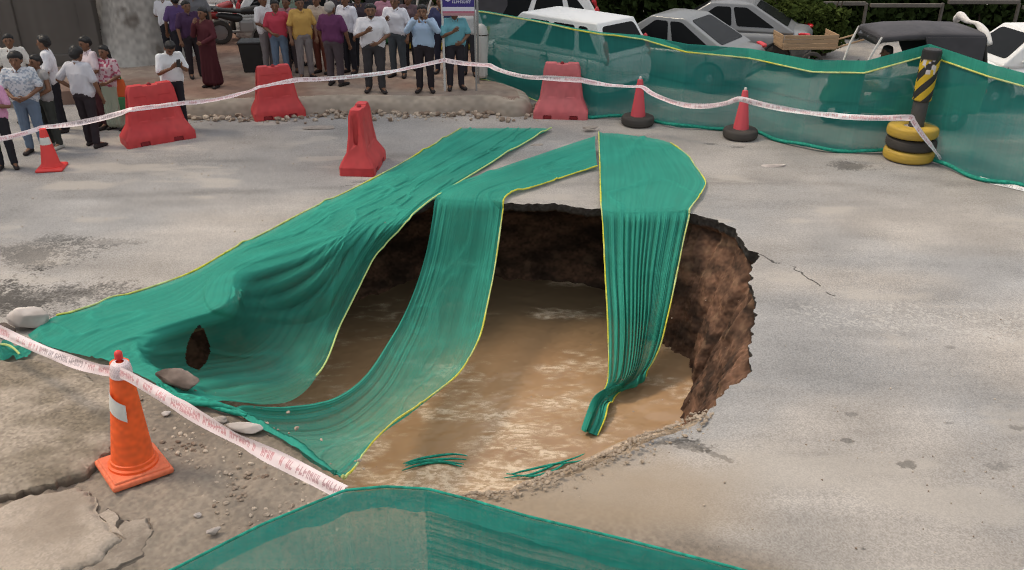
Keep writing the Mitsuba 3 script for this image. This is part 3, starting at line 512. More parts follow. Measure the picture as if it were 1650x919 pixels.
near_tape = tape('barrier tape with red print tied around the big orange cone', [(-5.397, 7.557, 0.420), (-2.875, 5.485, 0.960), (-0.952, 3.868, 1.200)], [.10, .02], .10, [-.5, -.3, -.6, -.4, -.5, -.35, -.9], 420, 3)
tape('barrier tape strung over two red barriers to the sign pole', [(-7.891, 11.961, 0.750), (-7.245, 13.132, 0.660), (-5.764, 12.988, 0.980), (-5.155, 13.554, 0.930), (-4.190, 14.461, 0.980), (-3.723, 15.043, 0.950), (-1.284, 16.684, 0.950)], [.05, .05, .0, .06, .0, .08], .075, [-.3, -.5, -.2, -1.0, -.3, -1.4, -.6, -.3, -1.1, -.4], 420, 5)
tape('barrier tape running along the net fence over the cones in tyres', [(-1.284, 16.684, 0.950), (-0.424, 16.191, 0.950), (0.588, 15.008, 0.990), (1.159, 14.912, 0.980), (2.206, 14.969, 0.860), (3.719, 14.068, 0.860), (6.117, 13.083, 0.820), (6.545, 13.141, 0.360), (6.889, 13.315, 0.030), (7.110, 12.538, 0.020), (7.602, 11.966, 0.020)], [.02, .06, 0, .03, .22, .10, .02, 0, 0, 0], .085, [-.4, -.9, -.3, -.3, -1.3, -.3, -.2, -.5, -.3, -.2, -.8, -1.2], 520, 9)

# ------------------------------------------------------------------ cones, barriers, tyres, pole, sign
def cone(loc, h, base, label, body='orange_plastic', basem='orange_base', band=None, tip=None, rz=.4, tilt=(0, 0), group=None, knob=True):
    k = thing('traffic_cone', label, 'traffic cone', group)
    t = lambda m: moved(m, loc, rz, tilt[0], tilt[1])
    part(k, 'base', t(tri(rbox((base, base, .05 * h), .02, (0, 0, .028 * h)) + rbox((base * .9, base * .9, .03 * h), .012, (0, 0, .055 * h)))), basem)
    r0 = base * .345; r1 = .066 * h
    pr = [(r0 * 1.16, .065 * h), (r0 * 1.16, .09 * h), (r0 * 1.06, .10 * h), (r0 * 1.04, .125 * h), (r0 * .98, .13 * h)]
    pr += [(r0 * .98 + (r1 - r0 * .98) * q, .13 * h + .79 * h * q) for q in np.linspace(.04, 1, 14)] + [(r1 * .8, .925 * h), (r1 * .0 + .001, .93 * h)]
    part(k, 'body', t(lathe(pr, 40)), body)
    if band:
        q0, q1, a0, a1, skew = band; aa = np.linspace(a0, a1, 24); zz = np.linspace(q0, q1, 6)
        vv = np.array([[(r0 * .98 + (r1 - r0 * .98) * (z - .13) / .79 + .004) * math.cos(a), (r0 * .98 + (r1 - r0 * .98) * (z - .13) / .79 + .004) * math.sin(a), (z - skew * (a - aa.mean())) * h] for a in aa for z in zz])
        part(k, 'reflective_band', moved(trimesh.Trimesh(vv, grid_faces(24, 6), process=False), loc, 0, tilt[0], tilt[1]), 'reflective')
    if tip: part(k, 'tip', t(tri(hull(((0, 0, .91 * h), .022), ((0, 0, .95 * h), .022), k=2) + hull(((0, 0, .955 * h), .030), ((0, 0, .985 * h), .030), k=2))), tip)
    return k
bx, by, _ = (-3.023, 5.592, 0.000)
cone((bx, by, 0), 1.06, .47, 'big orange traffic cone with a tilted white patch and a red tip, nearest the camera', band=(.545, .68, -2.75, -1.15, .055), tip='cone_red', rz=.70, tilt=(-.01, .075))
part(near_tape, 'knot', moved(lathe([(.082, -.07), (.080, -.02), (.072, .02), (.058, .04), (.03, .05)], 24), (bx + .072, by + .01, .955), 0, 0, .075), 'tape_print', 40)
x0, y0, _ = (-7.247, 13.096, 0.000)
cone((x0, y0, 0), .70, .40, 'red traffic cone with a white band in front of the people at left', 'cone_red', 'cone_red', band=(.58, .74, -3.1, 0, 0), rz=.2)

def tyre_mesh(R, w, r):
    pr = []
    for a in np.linspace(0, 2 * PI, 25)[:-1]:
        c, s = math.cos(a), math.sin(a); pr.append((R - r + r * np.sign(c) * abs(c) ** .6, w / 2 * np.sign(s) * abs(s) ** .55))
    pr.append(pr[0]); return lathe(pr, 48)
def cone_in_tyre(loc, lc, lt, h, mm):
    k = thing('tyre', lt, 'tyre'); put(k, moved(tyre_mesh(.30, .17, .115), (loc[0], loc[1], .088), 0, .02), 'rubber')
    x, y, _ = loc
    c = thing('traffic_cone', lc, 'traffic cone')
    part(c, 'body', moved(lathe([(.16, .03), (.15, .1), (.135, .17)] + [(.135 - .085 * q, .17 + (h - .22) * q) for q in np.linspace(0, 1, 10)] + [(.044, h - .03), (.001, h - .02)], 32), loc), mm)
    part(c, 'tip', moved(tri(hull(((0, 0, h), .026), ((0, 0, h - .05), .022))), loc), 'white_paint')
cone_in_tyre((2.302, 15.613, 0.000), 'slim red traffic cone standing in a tyre just right of the faded barrier', 'worn black tyre around the slim red cone nearest the faded barrier', .86, 'cone_pink')
cone_in_tyre((3.987, 14.786, 0.000), 'pinkish red traffic cone in a tyre halfway along the net fence', 'black tyre around the cone halfway along the net fence', .86, 'cone_pink')

def barrier(loc, rz, L, label, mm, W=.50, H=.98):
    k = thing('road_barrier', label, 'road barrier', None)
    def sec(x, sh):
        pr = [(-W/2, 0), (-W/2, .16), (-W/2 + .05, .21), (-.11, H - .10), (-.085, H), (.085, H), (.11, H - .10), (W/2 - .05, .21), (W/2, .16), (W/2, 0)]
        return np.array([[x, y * sh[0], z] for y, z in pr])
    st = [(-L/2, (.90, 1)), (-L/2 + .04, (1, 1)), (L/2 - .04, (1, 1)), (L/2, (.90, 1))]
    def shape(tap):
        lv = [(0, 1.0, 1.0), (.13, 1.0, 1.0), (.20, .93, .90), (.34, .80, .60), (H * .62, .72, .46), (H * .90, .66, .40), (H, .60, .30)]
        def ring(z, l, w): return [(sx * (L / 2 * l - (.03 if k else 0)), sy * (W / 2 * w - (0 if k else .03)), z) for sx in (-1, 1) for sy in (-1, 1) for k in (0, 1)]
        return union([m3.Manifold.hull_points(np.array(ring(*p) + ring(*q))) for p, q in zip(lv[:-1], lv[1:])])
    b = shape(.26)
    for sx in (-1, 1):                                             # the slots for lifting forks, end grooves and side ribs
        b = b - rbox((.16, W * 1.2, .09), .02, (sx * L * .24, 0, .035))
        b = b - rbox((.06, .08, H * .9), .02, (sx * (L / 2 * .70), 0, H * .80))
        for sy in (-1, 1):
            b = b - tri_m(moved(tri(rbox((L * .18, .04, .42), .015)), (sx * L * .17, sy * (W / 2 * .535), .60), 0, sy * .09))
    b = b - rbox((L * .22, .3, .05), .02, (0, 0, H + .005))
    put(k, moved(tri(b), loc, rz), mm, 25)
    part(k, 'filler_cap', moved(tri(hull(((0, 0, H - .03), .04), ((0, 0, H - .01), .035))), loc, rz), 'dark_red')
    part(k, 'fork_slot', moved(cat([rbox((.15, W * .97, .08), .015, (sx * L * .24, 0, .036)) for sx in (-1, 1)]), loc, rz), 'dark_red')
    return k
def tri_m(t): return m3.Manifold(m3.Mesh(vert_properties=np.array(t.vertices, np.float32), tri_verts=np.array(t.faces, np.uint32)))
barrier((-6.127, 14.637, 0.000), .62, 1.16, 'red plastic road barrier beside the man in white looking at his phone', 'red_plastic')
barrier((-4.428, 16.211, 0.000), .42, .95, 'red plastic road barrier at the kerb in front of the crowd', 'red_plastic', H=.95)
barrier((0.930, 16.211, 0.000), -.10, 1.02, 'faded pinkish road barrier standing against the net fence', 'faded_plastic', W=.56, H=1.0)
barrier((-2.352, 13.187, 0.000), 1.50, .95, 'red road barrier seen end-on behind the large net', 'red_plastic', W=.54, H=.98)

tx0, ty0, _ = (6.436, 13.599, 0.000)
for i, (lab, mm) in enumerate([('lowest yellow tyre of the stack around the striped pole', 'yellow_paint'), ('black middle tyre of the stack around the striped pole', 'rubber'), ('yellow top tyre of the stack around the striped pole', 'yellow_paint')]):
    k = thing('tyre', lab, 'tyre'); put(k, moved(tyre_mesh(.39, .188, .13), (tx0 + [0, .012, -.01][i], ty0 + [0, .01, 0][i], .096 + .19 * i), 0, [.0, .015, -.02][i]), mm)
pole = thing('striped_pole', 'yellow and black striped pole rising from the stack of tyres', 'pole')
def pole_col(p, n, uv):
    a = dr.atan2(p.y - ty0, p.x - tx0 - .02); w = (p.z * 3.4 - a * .52 + .15); f = w - dr.floor(w)
    yel = smoothstep(.48, .52, f) * smoothstep(.98, .95, p.z / 1.66) * smoothstep(.95, 1.0, p.z)
    c = mix((.03, .028, .028), (.60, .40, .025), yel)
    c = mix(c, (.07, .068, .068), smoothstep(.97, .93, p.z))
    wh = smoothstep(.12, .09, dr.abs(p.z - 1.50)) * smoothstep(.9, .7, dr.abs(a + 1.9)) * smoothstep(.42, .5, noise(p.x * 17, p.y * 17, p.z * 14))
    return mix(c, (.6, .55, .55), wh) * (.8 + .3 * fbm(p.x * 9, p.y * 9, p.z * 9, 3))
mat('pole_paint', proc(pole_col), .5)
part(pole, 'shaft', moved(lathe([(.115, 0), (.115, .95), (.14, .97), (.145, 1.72), (.13, 1.755), (.001, 1.76)], 40), (tx0 + .02, ty0, 0), 0, 0, .012), 'pole_paint')
part(pole, 'concrete_fill', moved(tri(m3.Manifold.cylinder(.54, .27, .25, 32)), (tx0, ty0, 0)), 'grey_stone')

sx, sy, sz = (-1.321, 17.049, 0.270)
sp = thing('sign_pole', 'thin white pole on the footpath carrying a blue and white notice board', 'sign pole')
part(sp, 'pole', tube([(sx, sy, .2), (sx + .004, sy, 1.3), (sx - .004, sy, 2.5)], .024, 10), 'white_paint')
part(sp, 'pole', tube([(sx + .62, sy + .05, .2), (sx + .60, sy + .05, 2.4)], .018, 8), 'steel')
def board_col(p, n, uv):
    z = p.z
    c = mix((.045, .03, .19), (.62, .60, .68), smoothstep(1.875, 1.87, z)); c = mix(c, (.45, .14, .20), smoothstep(1.80, 1.795, z)); return mix(c, (.42, .22, .24), smoothstep(1.765, 1.76, z))
mat('board_print', proc(board_col), .5); mat('board_white', (.66, .64, .72), .5)
bd = part(sp, 'board', tri(rbox((.60, .02, .62), .004, (sx + .31, sy - .035, 2.02))), 'board_print')
cl = [tri(hull(*[((sx + .115 + .05 * math.cos(a), sy - .047, 2.03 + .05 * math.sin(a)), .012) for a in np.linspace(0, 6.28, 9)]))]
def scribble(x0, z0, w, h, seed):
    r = np.random.default_rng(seed); x = x0; o = []
    while x < x0 + w:
        o.append(tri(rbox((.012, .006, h), .002, (x, sy - .047, z0)))); l = r.uniform(.014, .03)
        o.append(tri(rbox((l, .006, .011), .002, (x + l / 2, sy - .047, z0 + h * r.choice([-.4, .1, .42]))))); x += l + .016
    return o
part(sp, 'lettering', cat(cl + scribble(sx + .20, 2.055, .34, .05, 1) + scribble(sx + .20, 1.965, .33, .05, 2)), 'board_white')
bag = thing('white_sack', 'long white cloth sack tied upright to the end post of the net fence', 'sack')
wx_, wy_, _ = (-0.607, 18.120, 0.270)
sk = lathe([(.001, 0.06), (.09, .06), (.115, .12), (.12, .4), (.13, .7), (.125, .95), (.09, 1.08), (.04, 1.13), (.001, 1.14)], 28)
sk.vertices += .09 * (mfbm(sk.vertices * 6, 3, 4)[:, None] - .5) * V(1, 1, 0)
put(bag, moved(sk, (wx_, wy_ - .12, .27)), 'white_paint', True)
part(bag, 'tie', moved(tube([(.13 * math.cos(a), .13 * math.sin(a), .92) for a in np.linspace(0, 6.28, 30)], .012, 6), (wx_, wy_ - .12, .27)), 'rubber')

# ------------------------------------------------------------------ stones, slabs, rubble
def rock(size, seed, rough=.35, flat=0.0, k=3):
    s = trimesh.creation.icosphere(subdivisions=k); v = np.array(s.vertices)
    v = v * (1 + rough * (mfbm(v * 1.1 + seed * 3.7, 3, seed) - .5)[:, None] * 2)
    r = np.random.default_rng(seed)
    for _ in range(9):                                              # chipped facets
        n = r.normal(size=3); n /= np.linalg.norm(n); d = v @ n; lim = r.uniform(.62, .86)
        v = v - np.clip(d - lim, 0, None)[:, None] * n * .92
    v = v * np.array(size) / 2 / np.abs(v).max(0); v[:, 2] -= v[:, 2].min()
    v += .012 * max(size) * (mnoise(v * 22 / max(size) , seed) - .5)[:, None]
    return trimesh.Trimesh(v, s.faces, process=False)
def stone(px, size, seed, label, mm, rz=0.0, flat=0, rough=.35, name='stone', group=None, z=-.01, k=3):
    key = thing(name, label, 'stone', group); put(key, moved(rock(size, seed, rough, k=k), (px[0], px[1], z), rz), mm, 28); return key
stone((-5.012, 7.951, 0.000), (.46, .30, .22), 3, 'pale boulder holding down the left corner of the large net', 'pale_stone', .1, z=.01)
stone((-3.049, 6.759, 0.000), (.52, .22, .20), 5, 'dark brown elongated stone below the tear in the net', 'dark_stone', -.42, z=.03)
stone((-5.195, 7.780, 0.000), (.22, .2, .16), 8, 'dark stone half hidden behind the tape at the left edge', 'dark_stone')
stone((-2.278, 6.121, 0.000), (.34, .13, .09), 9, 'flat whitish concrete chunk at the hole rim beside the tape', 'pale_stone', -.15)
stone((-2.545, 6.230, 0.000), (.2, .12, .07), 10, 'small pale chunk left of the whitish concrete chunk', 'grey_stone', .3)
stone((-3.044, 6.361, 0.000), (.085, .07, .05), 11, 'pinkish pale pebble right of the orange cone', 'pale_stone')
stone((-2.165, 4.872, 0.000), (.11, .06, .05), 12, 'pale pebble nearest the near net fence', 'pale_stone', .5)
stone((-2.342, 5.044, 0.000), (.06, .05, .04), 13, 'small pebble behind the pale pebble near the near net fence', 'pale_stone')
stone((-3.484, 15.369, 0.000), (.62, .22, .05), 14, 'flat slab of stone lying on the road in front of the kerb', 'grey_stone', .08)
stone((4.161, 13.218, 0.000), (.42, .14, .045), 15, 'flattened pale debris on the road left of the tyre stack', 'pale_stone', .1)
stone((1.389, 15.170, 0.000), (.32, .16, .05), 16, 'brown flat stone holding the far end of the middle net', 'grey_stone', .2, z=.05)
stone((0.434, 14.347, 0.000), (.26, .1, .04), 18, 'grey chip lying on the road between the two far nets', 'grey_stone', .2)
def slab_mesh(poly, z0, z1, seed, rag=.06, rings=26, n=260):
    pts = resample(np.vstack([poly, poly[:1]]), n + 1, False)[:-1, :2]; c = pts.mean(0)
    d = pts - c; L = np.linalg.norm(d, axis=1, keepdims=True); u = d / L
    q = np.c_[pts, np.zeros(n)]
    L = L + (rag * 2 * (mfbm(q * 6, 4, seed) - .5) + rag * .8 * (mnoise(q * 26, seed) - .5))[:, None]
    fr = np.linspace(0, 1, rings) ** .8
    v = []
    for f in fr:
        xy = c + u * L * f; zz = z1 + .034 * (mfbm(np.c_[xy, xy[:, 0] * 0] * 2.3, 4, seed) - .5) + .016 * (mfbm(np.c_[xy, xy[:, 0] * 0] * 13, 3, seed) - .5) - .03 * np.clip((f - .93) / .07, 0, 1) ** 2
        v.append(np.c_[xy, zz])
    for k, (g, h) in enumerate([(.008, .75), (.022, .4), (.012, 0)]):
        xy = c + u * (L + g + .03 * (mnoise(q * 17 + k * 5, seed) - .5)[:, None]); v.append(np.c_[xy, np.full(n, z0 + (z1 - z0) * h)])
    return trimesh.Trimesh(np.vstack(v), ring_faces(rings + 3, n), process=False)
def slab(px, z0, z1, seed, m='slab_concrete', **kw): part('road', 'slab', slab_mesh(np.array(px), z0, z1, seed, **kw), m, 30)
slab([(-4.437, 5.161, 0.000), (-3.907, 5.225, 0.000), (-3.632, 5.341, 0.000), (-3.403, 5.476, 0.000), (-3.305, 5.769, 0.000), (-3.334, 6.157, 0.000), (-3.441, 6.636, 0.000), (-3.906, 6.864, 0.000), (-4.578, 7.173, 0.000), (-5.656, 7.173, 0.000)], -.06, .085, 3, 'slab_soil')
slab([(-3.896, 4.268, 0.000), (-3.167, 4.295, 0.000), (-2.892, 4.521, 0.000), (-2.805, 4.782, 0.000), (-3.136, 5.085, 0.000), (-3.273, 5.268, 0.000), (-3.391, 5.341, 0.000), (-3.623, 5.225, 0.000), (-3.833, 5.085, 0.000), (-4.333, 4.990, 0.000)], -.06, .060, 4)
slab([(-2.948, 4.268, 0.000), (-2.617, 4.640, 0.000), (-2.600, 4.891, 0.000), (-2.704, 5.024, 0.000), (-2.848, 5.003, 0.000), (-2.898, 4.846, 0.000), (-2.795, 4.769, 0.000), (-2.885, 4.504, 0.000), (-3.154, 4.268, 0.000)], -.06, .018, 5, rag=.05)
slab([(-3.082, 5.044, 0.000), (-2.765, 4.782, 0.000), (-2.921, 4.859, 0.000), (-2.890, 5.003, 0.000), (-3.032, 5.112, 0.000)], -.05, .030, 6, rag=.03, n=120, rings=12)
def scatter(n, seed, sampler, size, name, label, mm, zf=0.0):
    r = np.random.default_rng(seed); base = [rock((1, .8, .6), 40 + i, k=1) for i in range(6)]; ms = []
    for _ in range(n):
        x, y = sampler(r); s = size[0] * (size[1] / size[0]) ** (r.random() ** 1.8)
        ms.append(moved(base[r.integers(6)], (x, y, zf(x, y) if callable(zf) else zf), r.uniform(0, 6.3), r.uniform(-.4, .4), 0, s))
    put(name, cat(ms), mm, False); labels[name] = {'label': label, 'category': 'gravel', 'kind': 'stuff'}
def along_kerb(r):
    i = r.integers(20, 205); d = .12 + abs(r.normal()) * .22
    return ke[i, 0] + out[i, 0] * d + r.normal() * .05, ke[i, 1] + out[i, 1] * d
scatter(900, 5, along_kerb, (.02, .16), 'kerb_rubble', 'loose rubble and stone chips along the foot of the kerb', 'rubble_mix', -.005)
mA, mB = (-3.402, 6.536, 0.000), (-1.643, 5.058, 0.000)
def near_left(r):
    t = r.random(); x = mA[0] + (mB[0] - mA[0]) * t + r.normal() * .32; y = mA[1] + (mB[1] - mA[1]) * t + r.normal() * .22; return x, y
scatter(1300, 6, near_left, (.006, .055), 'gravel', 'gravel and small stone chips on the muddy ground near the orange cone', 'rubble_mix', -.03)
def lip(r):
    i = int((math.radians(r.uniform(-106, -40)) + PI) / (2 * PI) * NTH) % NTH; d = r.normal() * .13 - .10
    return rimxy[i, 0] + DIR[i, 0] * d, rimxy[i, 1] + DIR[i, 1] * d
def lip_z(x, y):
    t = math.atan2(y - CY, x - CX); d = float(np.interp(t, TH, R0)) - math.hypot(x - CX, y - CY)
    return -.065 - (max(d, 0) / .95) ** 1.18
mat('mud_clod', proc(lambda p, n, uv: mix((.27, .205, .15), (.42, .345, .27), fbm(p.x * 4, p.y * 4, 3.0, 3)) * (.75 + .45 * noise(p.x * 50, p.y * 50, p.z * 50))), .9, .2)
scatter(1500, 11, lip, (.010, .055), 'mud_clods', 'muddy clods and broken bits along the near lip of the hole', 'mud_clod', lip_z)
scatter(260, 12, lambda r: (r.uniform(-.3, 6.5), r.uniform(4.4, 8.6)) if r.random() < .4 else (r.normal() * 1.1 + 3.6, r.normal() * .55 + 5.6), (.005, .022), 'road_grit', 'grit and pebbles strewn over the road right of the hole', 'rubble_mix', 0)
scatter(220, 13, lambda r: (r.uniform(-7, -1.5), r.uniform(10.5, 14.5)), (.006, .03), 'far_road_grit', 'grit strewn over the road in front of the barriers', 'rubble_mix', 0)
def corner(r):
    a = r.uniform(0, 1); p = ((0.120, 16.617, 0.000)[0] + r.normal() * .5, (0.120, 16.617, 0.000)[1] + r.normal() * .22); return p
scatter(260, 9, corner, (.02, .15), 'corner_rubble', 'rubble heaped at the corner where the kerb meets the net fence', 'rubble_mix', 0)

# ------------------------------------------------------------------ people
scene['skin'] = {'type': 'twosided', 'bsdf': {'type': 'principled', 'base_color': {'type': 'mesh_attribute', 'name': 'vertex_color'}, 'roughness': .5, 'specular': .35}}
CLOTH = {}
def fabric(c):
    k = 'cloth_%02d_%02d_%02d' % tuple(int(round(x * 99)) for x in c)
    if k not in CLOTH: CLOTH[k] = mat(k, c, .85, .2)
    return k
mat('checked_cloth', proc(lambda p, n, uv: mix((.55, .57, .60), (.24, .30, .38), smoothstep(.5, .62, noise(p.x * 34, p.y * 34, p.z * 34)) * .8)), .85, .2)
mat('floral_cloth', proc(lambda p, n, uv: mix((.52, .40, .42), (.36, .08, .13), smoothstep(.5, .6, noise(p.x * 26, p.y * 26, p.z * 26)))), .85, .2)
mat('hair_black', (.012, .011, .011), .5, .4)
mat('hair_grey', (.32, .30, .28), .6, .3)
ARMS = {'down': ((.27, -.01, 1.13), (.275, -.09, .89), (.27, -.13, .80)), 'clasp': ((.27, -.03, 1.13), (.10, -.21, 1.01), (.02, -.25, .99)), 'cross': ((.26, -.09, 1.12), (.03, -.24, 1.17), (-.06, -.22, 1.19)),
        'phone': ((.25, -.10, 1.13), (.09, -.30, 1.24), (.04, -.35, 1.30)), 'photo': ((.29, -.16, 1.24), (.12, -.34, 1.47), (.07, -.36, 1.55)), 'hip': ((.40, .06, 1.16), (.22, -.03, 1.00), (.15, -.06, .98)), 'back': ((.28, .10, 1.13), (.09, .19, .99), (.03, .21, .97)),
        'chin': ((.22, -.14, 1.14), (.10, -.20, 1.38), (.07, -.19, 1.46)), 'wheel': ((.26, -.14, 1.16), (.22, -.40, 1.12), (.20, -.47, 1.13))}
def limb(*balls, k=1): return [hull(a, b, k=k) for a, b in zip(balls[:-1], balls[1:])]
def smoothed(ms, res=.035, it=8, lam=.5):
    m = union(ms).refine_to_length(res); t = tri(m)
    t = trimesh.Trimesh(t.vertices, t.faces, process=True); trimesh.smoothing.filter_taubin(t, lamb=lam, nu=.53, iterations=it); return t
def person(loc, yaw, label, H=1.68, arms=('down', 'down'), shirt=(.6, .6, .6), trousers=(.03, .03, .035), sleeve='short', nod=0.0, turn=0.0, skin=(.17, .085, .05), hair='short', long_shirt=0.0, stride=.0, build=1.0, group=None, shoe=(.03, .025, .025), dress=None, cap=None, lean=0.0, sit=False, prop=None, seed=0):
    k = thing('person', label, 'person', group); r = np.random.default_rng(seed + 17)
    s = .945 * H / 1.70; Z = -.36 if sit else 0.0
    def W(t):
        t = t.copy(); v = np.array(t.vertices)
        zz = np.clip(v[:, 2] - .9, 0, None); v[:, 1] -= lean * zz; v[:, 0] *= build ** .5; v[:, 1] *= build ** .5
        v = v * s; c, n_ = math.cos(yaw), math.sin(yaw)
        t.vertices = np.stack([v[:, 0] * c - v[:, 1] * n_ + loc[0], v[:, 0] * n_ + v[:, 1] * c + loc[1], v[:, 2] + loc[2]], 1); return t
    up = lambda p: (p[0], p[1], p[2] + Z)
    hx = .088 + .02 * r.random(); hips, knees, ankles, toes = [], [], [], []
    for i, sd in enumerate((-1, 1)):
        st = stride * sd
        if sit: hips.append((sd * .09, 0, .56)); knees.append((sd * .13, -.42, .56)); ankles.append((sd * .13, -.42, .12))
        else: hips.append((sd * .088, 0, .90)); knees.append((sd * (hx + .005), -.015 - st * .5 + .01, .49)); ankles.append((sd * (hx + .012), .02 - st, .085))
        a = ankles[-1]; toes.append((a[0] + sd * .045, a[1] - .15, .035))
    sh = [(-.17, 0, 1.395 + Z), (.17, 0, 1.395 + Z)]
    arm = [[up((sd * p[0], p[1], p[2])) for p in ARMS[arms[i]]] for i, sd in enumerate((-1, 1))]
    # head, turned and nodded about the neck
    nk = V(0, -.005, 1.47 + Z)
    def hd(p):
        x, y, z = p[0], p[1], p[2] - 1.47
        y, z = y * math.cos(nod) - z * math.sin(nod), y * math.sin(nod) + z * math.cos(nod)
        return (x * math.cos(turn) - y * math.sin(turn) + nk[0], x * math.sin(turn) + y * math.cos(turn) + nk[1], z + nk[2])
    ms = [hull((hd((0, .02, 1.615)), .088), (hd((0, -.012, 1.60)), .084), (hd((0, -.035, 1.535)), .055), (hd((0, -.05, 1.50)), .034), (hd((.025, -.03, 1.52)), .04), (hd((-.025, -.03, 1.52)), .04), k=2)]
    ms += [hull((hd((0, -.092, 1.585)), .012), (hd((0, -.115, 1.552)), .014), k=1), hull((hd((0, -.078, 1.508)), .016), (hd((.02, -.072, 1.508)), .012), (hd((-.02, -.072, 1.508)), .012))]
    ms += [hull((hd((sd * .088, .012, 1.575)), (.012, .026, .034)), (hd((sd * .08, .005, 1.56)), .015)) for sd in (-1, 1)]
    ms += limb(((0, .015, 1.40 + Z), .062), (hd((0, .008, 1.50)), .055))
    tor = [((-.10, 0, .98 + Z), .10), ((.10, 0, .98 + Z), .10), ((-.085, 0, 1.12 + Z), .095), ((.085, 0, 1.12 + Z), .095), ((-.115, -.005, 1.28 + Z), .098), ((.115, -.005, 1.28 + Z), .098), ((-.15, .005, 1.38 + Z), .062), ((.15, .005, 1.38 + Z), .062), ((0, 0, 1.42 + Z), .06)]
    ms += [hull(*tor[:4]), hull(*tor[2:6]), hull(*tor[4:])]
    body_legs, fingers = [], []
    for i, sd in enumerate((-1, 1)):
        e, w, h_ = arm[i]
        ms += limb((sh[i], .055), (e, .041), (w, .027))
        ax = V(*h_) - V(*w); ax /= np.linalg.norm(ax) + 1e-9; sdv = np.cross(ax, [0.2, 1, .3]); sdv /= np.linalg.norm(sdv)
        pc = V(*w) + ax * .05
        ms.append(hull((w, .024), (pc + sdv * .022, .016), (pc - sdv * .022, .016), (pc + ax * .035 + sdv * .024, .014), (pc + ax * .035 - sdv * .024, .014)))
        curl = np.cross(sdv, ax)
        for f in range(4):
            b0 = pc + ax * .035 + sdv * (-.027 + .018 * f); l = (.034, .040, .038, .030)[f]
            p1 = b0 + ax * l + curl * .006; fingers += limb((b0, .0095), (p1, .0088), (p1 + ax * l * .62 + curl * .022, .0075))
        b0 = pc - sdv * .02; fingers += limb((b0, .012), (b0 - sdv * .03 + ax * .025 + curl * .008, .0105), (b0 - sdv * .036 + ax * .052 + curl * .016, .009))
        body_legs += limb((hips[i], .090), (knees[i], .058), (ankles[i], .040)) + [hull((ankles[i], .040), ((ankles[i][0], ankles[i][1] + .03, .04), .034), (toes[i], .026))]
    t = smoothed(ms + body_legs, .030, 6)
    if fingers: t = trimesh.util.concatenate([t, tri(union(fingers))])
    v = np.array(t.vertices); col = np.tile(np.array(skin), (len(v), 1)) * (.9 + .2 * mnoise(v * 30, 3))[:, None]
    for sd in (-1, 1):
        for (ex, ey, ez, er, ec) in ((.033, -.083, 1.592, .015, .12), (.033, -.085, 1.618, .016, .35)):
            d = np.linalg.norm((v - V(*hd((sd * ex, ey, ez)))) / V(1.3, 1, .7), axis=1); col[d < er] *= ec
    d = np.linalg.norm((v - V(*hd((0, -.095, 1.522)))) / V(1.8, 1, .5), axis=1); col[d < .014] *= .55
    put(k, W(t), 'skin', True, color=col)
    if hair != 'none':
        hs = [((0, .035, 1.635), .090), ((0, -.015, 1.662), .066), ((0, .06, 1.585), .075), ((.045, .01, 1.64), .056), ((-.045, .01, 1.64), .056)]
        if hair == 'bushy': hs = [(p, r_ * 1.18) for p, r_ in hs]
        hm = [hull(*[(hd(p), r_) for p, r_ in hs], k=2)]
        if hair == 'long': hm += [hull((hd((0, .085, 1.58)), .07), (up((.0, .13, 1.40)), .055), (up((0, .14, 1.22)), .03))]
        ht = smoothed(hm, .018, 3); ht.vertices += .010 * (mnoise(np.array(ht.vertices) * 48, 4) - .5)[:, None]
        part(k, 'hair', W(ht), 'hair_grey' if hair == 'grey' else 'hair_black', True)
        if hair == 'beard': part(k, 'beard', W(smoothed([hull((hd((0, -.055, 1.50)), .038), (hd((.04, -.02, 1.525)), .035), (hd((-.04, -.02, 1.525)), .035))], .02, 2)), 'hair_black', True)
    if cap: part(k, 'cap', W(smoothed([hull((hd((0, .02, 1.655)), .094), (hd((0, .02, 1.625)), .098), k=2), hull((hd((0, -.09, 1.648)), (.07, .05, .010)), (hd((0, -.03, 1.65)), (.08, .05, .012)))], .02, 2)), fabric(cap), True)
    # shirt
    g = .020
    hem = .86 - long_shirt + Z
    tops = [hull(*[(p, rr_ + g) for p, rr_ in tor[2:6]]), hull(*[(p, rr_ + g * .8) for p, rr_ in tor[4:8]], ((0, .01, 1.405 + Z), .068))]
    tops += [hull(((-.105, .0, hem + .05), .088), ((.105, 0, hem + .05), .088), ((-.105, .0, .98 + Z), .115), ((.105, 0, .98 + Z), .115)), hull(((-.105, .0, .98 + Z), .115), ((.105, 0, .98 + Z), .115), *[(p, rr_ + g) for p, rr_ in tor[2:4]])]
    cut = {'short': .80, 'none': .25}.get(sleeve)
    for i, sd in enumerate((-1, 1)):
        e, w, _ = arm[i]; q0 = V(*sh[i])
        if sleeve == 'long': tops += limb((q0, .074), (e, .058), (w, .043))
        else: tops += limb((q0, .074), (q0 + (V(*e) - q0) * cut, .066))
    tp = smoothed(tops, .030, 6, .5)
    v = np.array(tp.vertices); n_ = np.array(tp.vertex_normals)
    wr = mfbm(v * V(9, 9, 5) + seed, 3, seed) - .5; wr2 = np.abs(mnoise(v * V(16, 16, 9) + V(0, 0, 1) * v[:, :1] * 30, seed + 3) - .5)
    tp.vertices = v + n_ * (.030 * wr - .022 * wr2 + .006)[:, None]
    part(k, 'shirt', W(tp), shirt if isinstance(shirt, str) else fabric(shirt), True)
    if sleeve != 'none' and not dress:
        part(k, 'collar', W(smoothed([hull((hd((sd * .055, -.0, 1.452)), .022), (up((sd * .02, -.075, 1.415)), .016)) for sd in (-1, 1)] + [hull((hd((.05, .03, 1.462)), .02), (hd((-.05, .03, 1.462)), .02), (hd((0, .055, 1.462)), .018))], .02, 2)), shirt if isinstance(shirt, str) else fabric(shirt), True)
